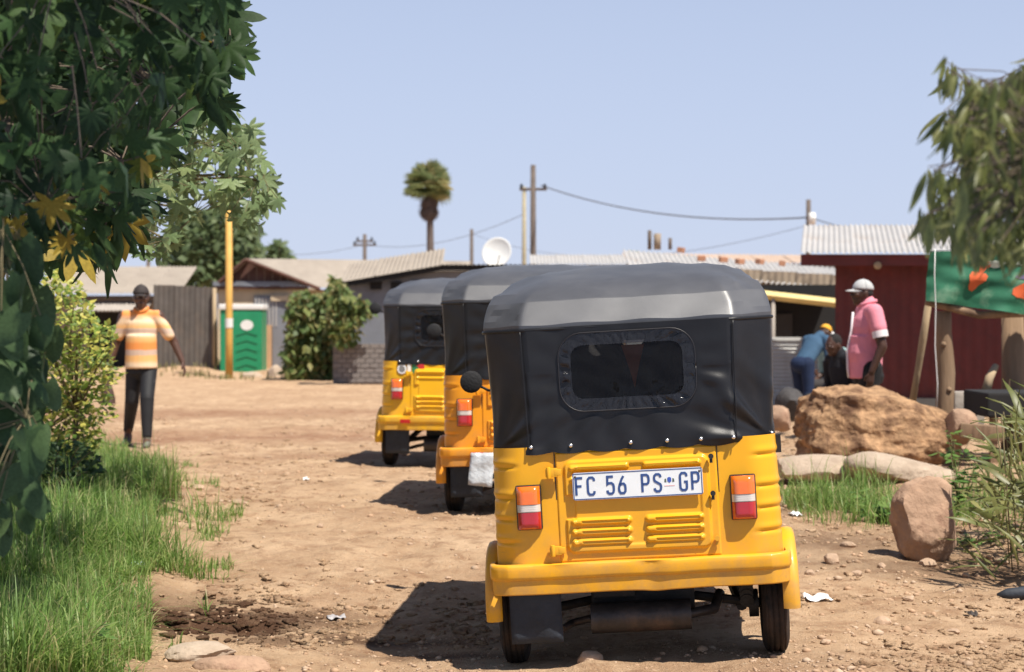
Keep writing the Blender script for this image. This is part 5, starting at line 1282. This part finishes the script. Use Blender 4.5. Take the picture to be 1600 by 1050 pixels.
def tree(name, label, cat, base, trunk_pts, trunk_r, pts, tmpl, size, mleaf, mbark, singles=300, droop=.8, seed=1, limbs=9, leafname='leaf', group=None, spread=.9, up=.5, focus=None, twig=True):
    """pts: where the leaves grow. Branches are led to clusters of them; the leaves that show largest are single parts, the rest one mass"""
    rr = random.Random(seed); t = thing(name, label, cat, base, group=group); B = Vector(base)
    MB().tube([Vector(p)-B for p in trunk_pts], trunk_r, 10).build('trunk', mbark, t, True)
    top = Vector(trunk_pts[-1]); P = [Vector(p) for p in pts]
    cen = [P[rr.randrange(len(P))] for _ in range(limbs)]; twv = MB()
    for c in cen:
        mid = top.lerp(c,.5) + Vector((rr.uniform(-.1,.1),rr.uniform(-.1,.1),.08+rr.uniform(0,.12)))*(c-top).length
        r0 = trunk_r[-1]*.7
        ps = [top.lerp(mid,k/5).lerp(mid.lerp(c,k/5),k/5) for k in range(6)]
        MB().tube([q-B for q in ps],[r0*(1-.16*k) for k in range(6)],7).build('branch', mbark, t, True)
    Ms, Ls = [], []
    for q in P:
        c = min(cen, key=lambda a: (a-q).length_squared)
        out = (q-c)*.6 + Vector((rr.gauss(0,1),rr.gauss(0,1),rr.gauss(0,.6)))*.4*spread
        d = Vector((out.x*.8+rr.gauss(0,.35), out.y*.8+rr.gauss(0,.35), -droop+rr.gauss(0,.28)))
        nrm = Vector((rr.gauss(0,.6), rr.gauss(0,.6)-.5, up+rr.uniform(0,.6)))
        s = (size(q) if callable(size) else size)*rr.lognormvariate(0,.22); Ms.append(frame(d,nrm,s)); Ls.append(q)
        if twig and rr.random() < .5:
            st_ = q - d.normalized()*s*.1; e = q.lerp(c,min(1,.25/max(.05,(q-c).length)))
            twv.tube([e-B, e.lerp(st_,.5)-B+Vector((0,0,.02)), st_-B], (size(q) if callable(size) else size)*.022, 4, False)
    if twv.v: stuff(twv.build('twigs', mbark, t, True))
    order = sorted(range(len(Ls)), key=(focus or (lambda i: 0)))if focus else list(range(len(Ls)))
    tmv, tmf = [a for a,_ in tmpl], [b for _,b in tmpl]
    one = order[:singles]; rest = order[singles:]
    if one:
        mes = []
        for a,b in tmpl:
            me = bpy.data.meshes.new(leafname); me.from_pydata([tuple(v) for v in a], [], b); me.materials.append(mleaf)
            me.polygons.foreach_set('use_smooth',[True]*len(me.polygons)); mes.append(me)
        for k,i in enumerate(one):
            o = bpy.data.objects.new(leafname, mes[k % len(mes)]); C.objects.link(o); o.parent = t
            Mx = Matrix(Ms[i].tolist()).to_4x4(); Mx.translation = Ls[i]-B; o.matrix_local = Mx
    if rest:
        o = merged('foliage', tmv, tmf, [Ms[i] for i in rest], [Ls[i]-B for i in rest], mleaf, t); stuff(o)
    return t
rr = random.Random(21)
def sample(poly, n_, y0, y1, seed, dens=None):
    r_ = random.Random(seed); out = []; xs_ = [p[0] for p in poly]; ys_ = [p[1] for p in poly]
    while len(out) < n_:
        x, y = r_.uniform(min(xs_),max(xs_)), r_.uniform(min(ys_),max(ys_))
        if inpoly(x,y,poly) and (dens is None or r_.random() < dens(x,y)): out.append(W(x, y, r_.uniform(y0,y1)))
    return out
M_bark = mat('grey_bark',(.13,.10,.075),.9,.3,8,.5,30,.2); M_bark2 = mat('green_bark',(.16,.13,.07),.8,.2,8,.3,30,.2)
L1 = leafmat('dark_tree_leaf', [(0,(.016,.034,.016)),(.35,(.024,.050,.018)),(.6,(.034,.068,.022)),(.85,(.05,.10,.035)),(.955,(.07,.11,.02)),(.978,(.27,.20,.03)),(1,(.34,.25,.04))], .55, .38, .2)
L2 = leafmat('pale_castor_leaf', [(0,(.12,.18,.08)),(.5,(.19,.26,.11)),(.8,(.25,.32,.15)),(1,(.08,.13,.05))], .45, .4)
L3 = leafmat('vine_leaf', [(0,(.025,.05,.020)),(.5,(.042,.08,.03)),(1,(.075,.12,.045))], .5, .32, .22)
L4 = leafmat('variegated_leaf', [(0,(.10,.18,.03)),(.3,(.20,.28,.05)),(.5,(.42,.44,.09)),(.72,(.58,.52,.12)),(.88,(.15,.22,.05)),(1,(.06,.11,.03))], .5, .4)
L5 = leafmat('peach_leaf', [(0,(.09,.11,.03)),(.4,(.16,.18,.055)),(.75,(.25,.25,.09)),(1,(.10,.11,.035))], .42, .4)
L6 = leafmat('far_tree_leaf', [(0,(.05,.08,.03)),(.5,(.09,.13,.05)),(1,(.13,.17,.07))], .6, .3)
L7 = leafmat('hedge_leaf', [(0,(.06,.10,.03)),(.4,(.12,.18,.05)),(.7,(.22,.24,.08)),(1,(.28,.24,.10))], .55, .35)
# dark tree overhanging on the left
tm = [leaf_lobed(7,.55,.22), leaf_lobed(5,.7,.28), leaf_lobed(7,.35,.3), leaf_lobed(5,.5,.18), leaf_lobed(9,.6,.3), leaf_oval(.36,.6,6,False,.4)]
poly = [(-330,-260),(300,-260),(345,-20),(388,40),(378,95),(385,130),(340,165),(300,150),(255,210),(240,280),(222,330),(190,380),(165,415),(120,420),(60,400),(0,380),(-330,420)]
pts = sample(poly, 900, 7.3, 10.2, 3)
pts += sample([(-60,-60),(330,-60),(370,60),(330,120),(240,190),(210,310),(150,390),(40,380),(-60,360)], 300, 5.0, 6.3, 4)
pts += sample([(-350,-800),(380,-800),(520,-420),(420,-80),(340,-40),(-350,-40)], 650, 4.6, 6.4, 44)  # unseen leaves above the view, added to keep sun off the crown
def big(P_):
    def key(i):
        q = P_[i]; px = 800+q.x/q.y*F; py = 501-(q.z-CAMZ)/q.y*F
        return q.y + (50 if not (-30 < px < 420 and -30 < py < 460) else 0)
    return key
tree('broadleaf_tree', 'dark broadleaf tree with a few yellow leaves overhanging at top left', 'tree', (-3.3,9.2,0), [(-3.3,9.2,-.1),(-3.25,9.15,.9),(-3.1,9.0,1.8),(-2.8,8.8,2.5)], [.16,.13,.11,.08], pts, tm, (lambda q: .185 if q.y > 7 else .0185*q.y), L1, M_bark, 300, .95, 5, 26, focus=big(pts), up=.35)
# pale castor plant behind it, in the sun
poly = [(215,120),(300,85),(350,150),(395,195),(412,250),(440,315),(418,330),(400,370),(370,345),(330,320),(300,350),(262,395),(215,400),(205,330),(235,290),(240,220)]
pts = sample(poly, 330, 12.0, 13.6, 6)
tree('castor_plant', 'pale green sunlit castor plant behind the dark tree', 'tree', (-3.7,12.9,0), [(-3.7,12.9,-.05),(-3.6,12.9,.9),(-3.3,12.85,1.7),(-2.85,12.8,2.1)], [.06,.05,.042,.03], pts, tm[:4], .12, L2, M_bark2, 300, .5, 7, 20, focus=big(pts), up=.8)
# heart-leaved vine at the left edge
tm2 = [leaf_oval(.95,.25,6,True,.18), leaf_oval(.85,.4,6,True,.1), leaf_oval(1.0,.15,6,True,.25)]
poly = [(-160,330),(20,330),(45,400),(80,520),(92,590),(70,650),(50,760),(20,830),(-160,860)]
pts = sample(poly, 300, 5.0, 5.9, 8)
tree('climbing_vine', 'dark heart leaved climber at the left edge of the picture', 'plant', (-1.6,5.5,0), [(-1.6,5.5,-.1),(-1.52,5.5,.6),(-1.50,5.45,1.2),(-1.49,5.4,1.6)], [.025,.02,.018,.012], pts, tm2, .092, L3, M_bark2, 300, .85, 9, 12, focus=big(pts), up=.3)
# variegated shrub
tm3 = [leaf_oval(.5,.2,3,False,.2), leaf_oval(.6,.1,3,False,.1)]
poly = [(78,405),(118,430),(130,455),(150,500),(182,520),(172,560),(192,580),(168,610),(188,650),(160,668),(150,700),(130,730),(60,760),(20,740),(30,600),(50,470)]
pts = sample(poly, 3200, 14.0, 15.2, 10)
tree('variegated_shrub', 'yellow green variegated shrub beside the walking man', 'shrub', (-3.25,14.6,0), [(-3.25,14.6,-.05),(-3.2,14.6,.35),(-3.2,14.6,.7)], [.03,.025,.02], pts, tm3, .052, L4, M_bark2, 0, -.1, 11, 30, up=.7, twig=False)
poly = [(20,690),(120,690),(165,715),(160,745),(60,800),(10,820)]
tree('low_shrub', 'dark green low shrub under the variegated shrub', 'shrub', (-3.1,13.2,0), [(-3.1,13.2,-.05),(-3.08,13.2,.2)], [.02,.015], sample(poly, 700, 12.9, 13.8, 12), tm3, .06, L3, M_bark2, 0, .1, 13, 12, up=.7, twig=False)
# peach tree on the right
tm4 = [leaf_oval(.22,.45,5,False,.2,.9), leaf_oval(.2,.7,5,False,.2,.9), leaf_oval(.25,.3,5,False,.3,.9)]
poly = [(1475,85),(1520,120),(1560,125),(1640,60),(1900,-100),(1900,480),(1700,470),(1590,385),(1540,395),(1510,380),(1475,355),(1430,345),(1432,325),(1470,315),(1490,300),(1440,285),(1445,262),(1490,260),(1520,240),(1490,220),(1465,190),(1475,165),(1520,155),(1470,105)]
pts = sample(poly, 3200, 3.7, 5.0, 14, lambda x,y: 0 if x > 1820 else min(1, .45+(x-1430)/160))
tree('peach_tree', 'olive green peach tree with narrow drooping leaves at the right edge', 'tree', (1.55,4.4,0), [(1.55,4.4,-.1),(1.53,4.4,.7),(1.49,4.4,1.2),(1.45,4.4,1.5)], [.07,.06,.05,.04], pts, tm4, .056, L5, M_bark, 300, .9, 15, 30, focus=(lambda i, P_=pts: P_[i].x/P_[i].y), up=.4)
# far trees behind the houses
tm5 = [leaf_oval(.7,.2,2,False,.2), leaf_oval(.6,.3,2,False,.1)]
poly = [(262,430),(258,380),(280,345),(320,325),(370,322),(398,350),(404,385),(400,430),(330,450)]
tree('round_tree', 'dense green tree rising behind the brown gabled house', 'tree', (at(330,66),66,0), [(at(330,66),66,-.1),(at(330,66),66,1.5),(at(332,66),66,3.0)], [.25,.2,.15], sample(poly, 2600, 63, 69, 16), tm5, .32, L6, M_bark, 0, .2, 17, 14, up=.7, twig=False)
tree('small_tree', 'small green tree top right of the dense tree behind the roof', 'tree', (at(432,72),72,0), [(at(432,72),72,-.1),(at(432,72),72,2.0)], [.12,.08], sample([(412,410),(418,385),(432,372),(448,388),(455,408)], 260, 71, 73, 18), tm5, .3, L6, M_bark, 0, .2, 19, 6, up=.7, twig=False)
# vine heaped over a fence, middle left
t = thing('vine_fence', 'wire fence smothered in green and yellow creeper', 'hedge', (at(505,45.5),45.5,0))
for px in (452,505,568): pt(t, MB().tube([(at(px,45.6),45.6,-.1),(at(px,45.6),45.6,hz_(470,45.6))],.05,8), 'post', M_wood, smooth=True)
for py in (480,520,555): pt(t, MB().tube([(at(445,45.6),45.6,hz_(py,45.6)),(at(572,45.6),45.6,hz_(py+2,45.6))],.012,6), 'wire', M_pole)
pts2 = sample([(518,440),(540,440),(552,465),(578,468),(582,490),(562,500),(556,530),(528,540),(505,500)], 700, 42.3, 42.8, 25)
pts = pts2 + sample([(446,600),(448,500),(452,462),(480,452),(510,460),(518,430),(540,440),(552,465),(575,468),(578,490),(560,500),(556,525),(528,535),(520,600)], 3000, 45.2, 46.2, 20, lambda x,y: 1 if y < 520 else .75)
dk = sample([(450,600),(450,520),(500,510),(520,540),(520,600)], 900, 45.4, 46.2, 24)
Ms, Ls = [], []
for q in pts+dk:
    Ms.append(frame((rr.gauss(0,.5),rr.gauss(0,.5)-.3,-.5+rr.gauss(0,.4)),(rr.gauss(0,.6),rr.gauss(0,.6)-.4,.7),.17*rr.lognormvariate(0,.25))); Ls.append(q-t.location)
stuff(merged('creeper', [a for a,_ in tm5], [b for _,b in tm5], Ms, Ls, L7, t))
t = thing('roof_weed', 'green weed growing on the pale roof behind the nearest canopy', 'plant', tuple(W(990,410,46)))
Ms, Ls = [], []
for _ in range(60):
    q = W(rr.uniform(984,996), rr.uniform(392,412), 46+rr.uniform(-.1,.1)); Ms.append(frame((rr.gauss(0,.6),rr.gauss(0,.5),.2),(0,-.4,1),.11)); Ls.append(q-t.location)
merged('leaves', [a for a,_ in tm5], [b for _,b in tm5], Ms, Ls, L2, t)
# palm
Yp = 95.0; t = thing('palm_tree', 'tall fan palm with a skirt of dead fronds above the roofs', 'palm tree', (at(673,Yp),Yp,0)); B = t.location
pt(t, MB().tube([(at(674,Yp),Yp,-.2),(at(673,Yp),Yp,3),(at(672,Yp),Yp,hz_(345,Yp)),(at(670,Yp),Yp,hz_(300,Yp))],[.24,.19,.16,.16],12), 'trunk', mat('palm_trunk',(.12,.095,.085),.9,.2,4,.4,10), smooth=True)
def fan():
    vs = [(0,0,0)]; fs = []; n_ = 11
    for k in range(n_):
        a = radians(-85+170*k/(n_-1)); da = radians(7)
        i = len(vs); vs += [(sin(a-da)*.55, .2+cos(a-da)*.55, -.02), (sin(a)*1.05, .2+cos(a)*1.0, -.22), (sin(a+da)*.55, .2+cos(a+da)*.55, -.02)]
        fs.append((0,i,i+1)); fs.append((0,i+1,i+2))
    return vs, fs
fv, ff = fan(); fme = bpy.data.meshes.new('frond'); fme.from_pydata(fv,[],ff)
Lp = leafmat('palm_frond', [(0,(.16,.21,.10)),(.6,(.26,.31,.14)),(.85,(.38,.37,.17)),(1,(.42,.37,.20))], .5, .4); fme.materials.append(Lp)
fme2 = fme.copy(); fme2.materials.clear(); fme2.materials.append(leafmat('dead_frond', [(0,(.20,.15,.12)),(1,(.28,.21,.17))], .8, .15))
cc = W(670,292,Yp)
for k in range(85):
    a = rr.uniform(0,2*pi); el = rr.uniform(-.6,1.5); d = Vector((cos(a)*cos(el), sin(a)*cos(el), sin(el))); st_ = cc + d*rr.uniform(.25,.5)
    o = bpy.data.objects.new('frond', fme); C.objects.link(o); o.parent = t
    Mx = Matrix(frame(d, Vector((0,0,1))+d*.3+Vector((rr.gauss(0,.3),rr.gauss(0,.3),0)), rr.uniform(.66,.86)).tolist()).to_4x4(); Mx.translation = st_-B; o.matrix_local = Mx
for k in range(40):
    a = rr.uniform(0,2*pi); f = rr.random(); st_ = W(670,308+22*f,Yp)+Vector((cos(a),sin(a),0))*.22*(1-f*.5); d = Vector((cos(a)*.35,sin(a)*.35,-1))
    o = bpy.data.objects.new('dead_frond', fme2); C.objects.link(o); o.parent = t
    Mx = Matrix(frame(d, Vector((cos(a),sin(a),.3)), rr.uniform(.4,.55)).tolist()).to_4x4(); Mx.translation = st_-B; o.matrix_local = Mx

# --- grass
def grass(name, label, pts, hfun, width, m, seed, lean=.45):
    r_ = np.random.RandomState(seed); P = np.array(pts); n_ = len(P)
    h = np.array([hfun(p) for p in pts])*np.exp(r_.normal(0,.28,n_)); a = r_.uniform(0,2*pi,n_); ln = np.abs(r_.normal(0,lean,n_))
    d = np.stack([np.cos(a),np.sin(a)],1); s = np.stack([-np.sin(a),np.cos(a)],1)*(width*np.exp(r_.normal(0,.25,n_)))[:,None]
    V = np.zeros((n_,7,3)); 
    for i,(f,w_) in enumerate(((0,1),(.45,.85),(.8,.5))):
        c = P.copy(); c[:,:2] += d*(ln*h*f**1.8)[:,None]; c[:,2] += h*f*(1-.25*ln*f)
        V[:,2*i,:] = c; V[:,2*i+1,:] = c; V[:,2*i,:2] -= s*w_; V[:,2*i+1,:2] += s*w_
    c = P.copy(); c[:,:2] += d*(ln*h*1.15)[:,None]; c[:,2] += h*(1-.35*ln); V[:,6,:] = c
    base = (np.arange(n_)*7)[:,None]
    quads = np.concatenate([base+np.array([[0,1,3,2]]), base+np.array([[2,3,5,4]])]); tris = base+np.array([[4,5,6]])
    me = bpy.data.meshes.new(name); me.vertices.add(n_*7); me.vertices.foreach_set('co', V.astype(np.float32).ravel())
    idx = np.concatenate([quads.ravel(), tris.ravel()]); me.loops.add(len(idx)); me.loops.foreach_set('vertex_index', idx.astype(np.int32))
    lt = np.concatenate([np.full(len(quads),4), np.full(len(tris),3)]); me.polygons.add(len(lt))
    me.polygons.foreach_set('loop_start', np.concatenate([[0],np.cumsum(lt)[:-1]]).astype(np.int32)); me.polygons.foreach_set('loop_total', lt.astype(np.int32))
    me.update(calc_edges=True); o = link(name, me, m, None, True); stuff(o); o['label'] = label; o['category'] = 'grass'; return o
G1 = leafmat('grass_blade', [(0,(.10,.19,.04)),(.4,(.16,.28,.06)),(.7,(.24,.35,.10)),(.88,(.34,.38,.15)),(1,(.48,.42,.22))], .5, .45)
r_ = random.Random(31); pts = []
while len(pts) < 30000:
    y = 7.6+11.3*r_.random()**1.4; e = verge_edge(y); x = e + .12 - abs(r_.gauss(0,1))*(.55+.05*y)
    if x < -.30*y: continue
    if ((x+1.78)/.30)**2+((y-10.1)/.36)**2 < 1 or ((x+1.42)/.34)**2+((y-9.35)/.24)**2 < 1: continue
    if nz(x,y,3,1.3)+.7*nz(x,y,5,4) < r_.uniform(-.35,.40)+.55*(1-sm(0,.7,e-x)): continue
    pts.append((x,y,groundz(x,y)-.01))
while len(pts) < 42000:                       # the thick shaded corner under the tree
    q = gp(r_.uniform(-60,235), r_.uniform(850,1075))
    if nz(q.x,q.y,6,3) + .6*(1-sm(-1.75,-1.5,q.x)) < r_.uniform(-.2,.7): continue
    pts.append((q.x,q.y,q.z-.01))
grass('grass', 'green grass growing along the left verge of the track', pts, lambda p: (.14 + .26*max(0,nz(p[0],p[1],1,1.6)) )*(.45+.55*sm(0,.5,verge_edge(p[1])-p[0]+.1)), .0032, G1, 1, .75)
pts = []
while len(pts) < 5000:
    x = r_.uniform(1.9,4.6); y = r_.uniform(12.4,16.2)
    cx = at(1300,13.8)
    w_ = exp(-((x-2.25)/.42)**2-((y-14.0)/.75)**2) + .7*exp(-((x-2.75)/.35)**2-((y-13.2)/.5)**2) + .35*exp(-((x-3.6)/.7)**2-((y-13.2)/.8)**2)
    if r_.random() > w_ or nz(x,y,8,2.5) < r_.uniform(-.7,.2): continue
    pts.append((x,y,groundz(x,y)-.01))
grass('grass', 'pale green grass tuft between the nearest rickshaw and the pale slabs', pts, lambda p: .10+.32*max(0,nz(p[0],p[1],4,2)), .0032, G1, 2, .6)
pts = []
while len(pts) < 1500:
    y = r_.uniform(40,52); x = r_.uniform(-12,-3)
    if nz(x,y,8,.8) < r_.uniform(-.2,.5) or abs(y-49-nz(x,0,0,.4)*2) > 3: continue
    pts.append((x,y,groundz(x,y)-.01))
grass('grass', 'dry grass along the foot of the far fences', pts, lambda p: .16, .012, leafmat('dry_grass',[(0,(.20,.20,.07)),(.5,(.26,.22,.10)),(1,(.12,.17,.05))],.7,.3), 3)
# broad-leaved weeds on the right
def weed(label, px, py, n_, size, hgt, seed, m=L2, spread=.16, name='weed'):
    g = gp(px,py); t = thing(name, label, 'weed', tuple(g), group='weeds on the right bank'); q = random.Random(seed)
    for _ in range(max(3,n_//6)):
        a = q.uniform(0,2*pi); rad = q.uniform(.1,1)*spread; top = Vector((cos(a)*rad, sin(a)*rad, hgt*q.uniform(.5,1.1)))
        MB().tube([(0,0,0),top*.5+Vector((0,0,.03)),top],[.004,.003,.002],5).build('stem', M_bark2, t, True)
        for __ in range(6):
            f = q.uniform(.3,1.05); p_ = top*f; b = q.uniform(0,2*pi); tv_, tf_ = tm3[q.randrange(2)]
            me = bpy.data.meshes.new('leaf'); Mx = frame((cos(b),sin(b),q.uniform(-.3,.5)),(0,-.2,1),size*q.uniform(.7,1.3)); me.from_pydata([tuple(v) for v in tv_ @ Mx.T + np.array(p_)],[],tf_)
            link('leaf', me, m, t, True)
LW = leafmat('weed_leaf', [(0,(.06,.13,.025)),(.6,(.10,.20,.04)),(1,(.16,.24,.06))], .5, .3)
weed('leafy green weed left of the upright rounded rock', 1380, 815, 48, .085, .16, 1, LW, .2)
weed('large leafed weed in front of the pale slabs', 1365, 800, 30, .10, .12, 2, LW, .18)
weed('bright green weed at the right foot of the rounded rock', 1520, 858, 54, .05, .08, 3, LW, .22)
weed('tall weed rising behind the rounded rock', 1500, 800, 60, .08, .38, 4, LW, .16)
weed('tall thin weed between the big boulder and the wooden post', 1495, 745, 48, .07, .36, 5, LW, .2)
weed('low weed at the bottom of the grass verge', 120, 1030, 36, .06, .16, 6, LW, .2)
weed('small weed growing beside the pink rock by the fence', 1228, 660, 24, .10, .2, 7, LW, .25)
# tall grasses close by on the right edge
t = thing('tall_grass_clump', 'tall arching grass and weeds crowding the right edge', 'grass clump', (2.75,11.0,.0))
Ms, Ls = [], []; q = random.Random(77); tmG = [leaf_oval(.035,.35,6,False,.1,.8), leaf_oval(.025,.6,6,False,.1,.8), leaf_oval(.12,.5,6,False,.1,.8)]
for _ in range(340):
    y = q.uniform(10.4,12.2); px = q.uniform(1540,1720); x = at(px,y); z = q.uniform(-.02,.85)*min(1,(px-1520)/70)
    Ms.append(frame((q.gauss(-.25,.5),q.gauss(0,.5),q.uniform(.1,1.0)),(q.gauss(0,.6),-.6,.5),q.uniform(.16,.34))); Ls.append(Vector((x,y,z))-t.location)
stuff(merged('blades', [a for a,_ in tmG], [b for _,b in tmG], Ms, Ls, L5, t))
for _ in range(14):
    y = q.uniform(10.6,12); x = at(q.uniform(1540,1720),y); MB().tube([Vector((x,y,-.05))-t.location, Vector((x-.03,y,.4))-t.location, Vector((x-.08+q.gauss(0,.05),y,.85))-t.location],.004,5).build('stem', M_bark2, t, True)
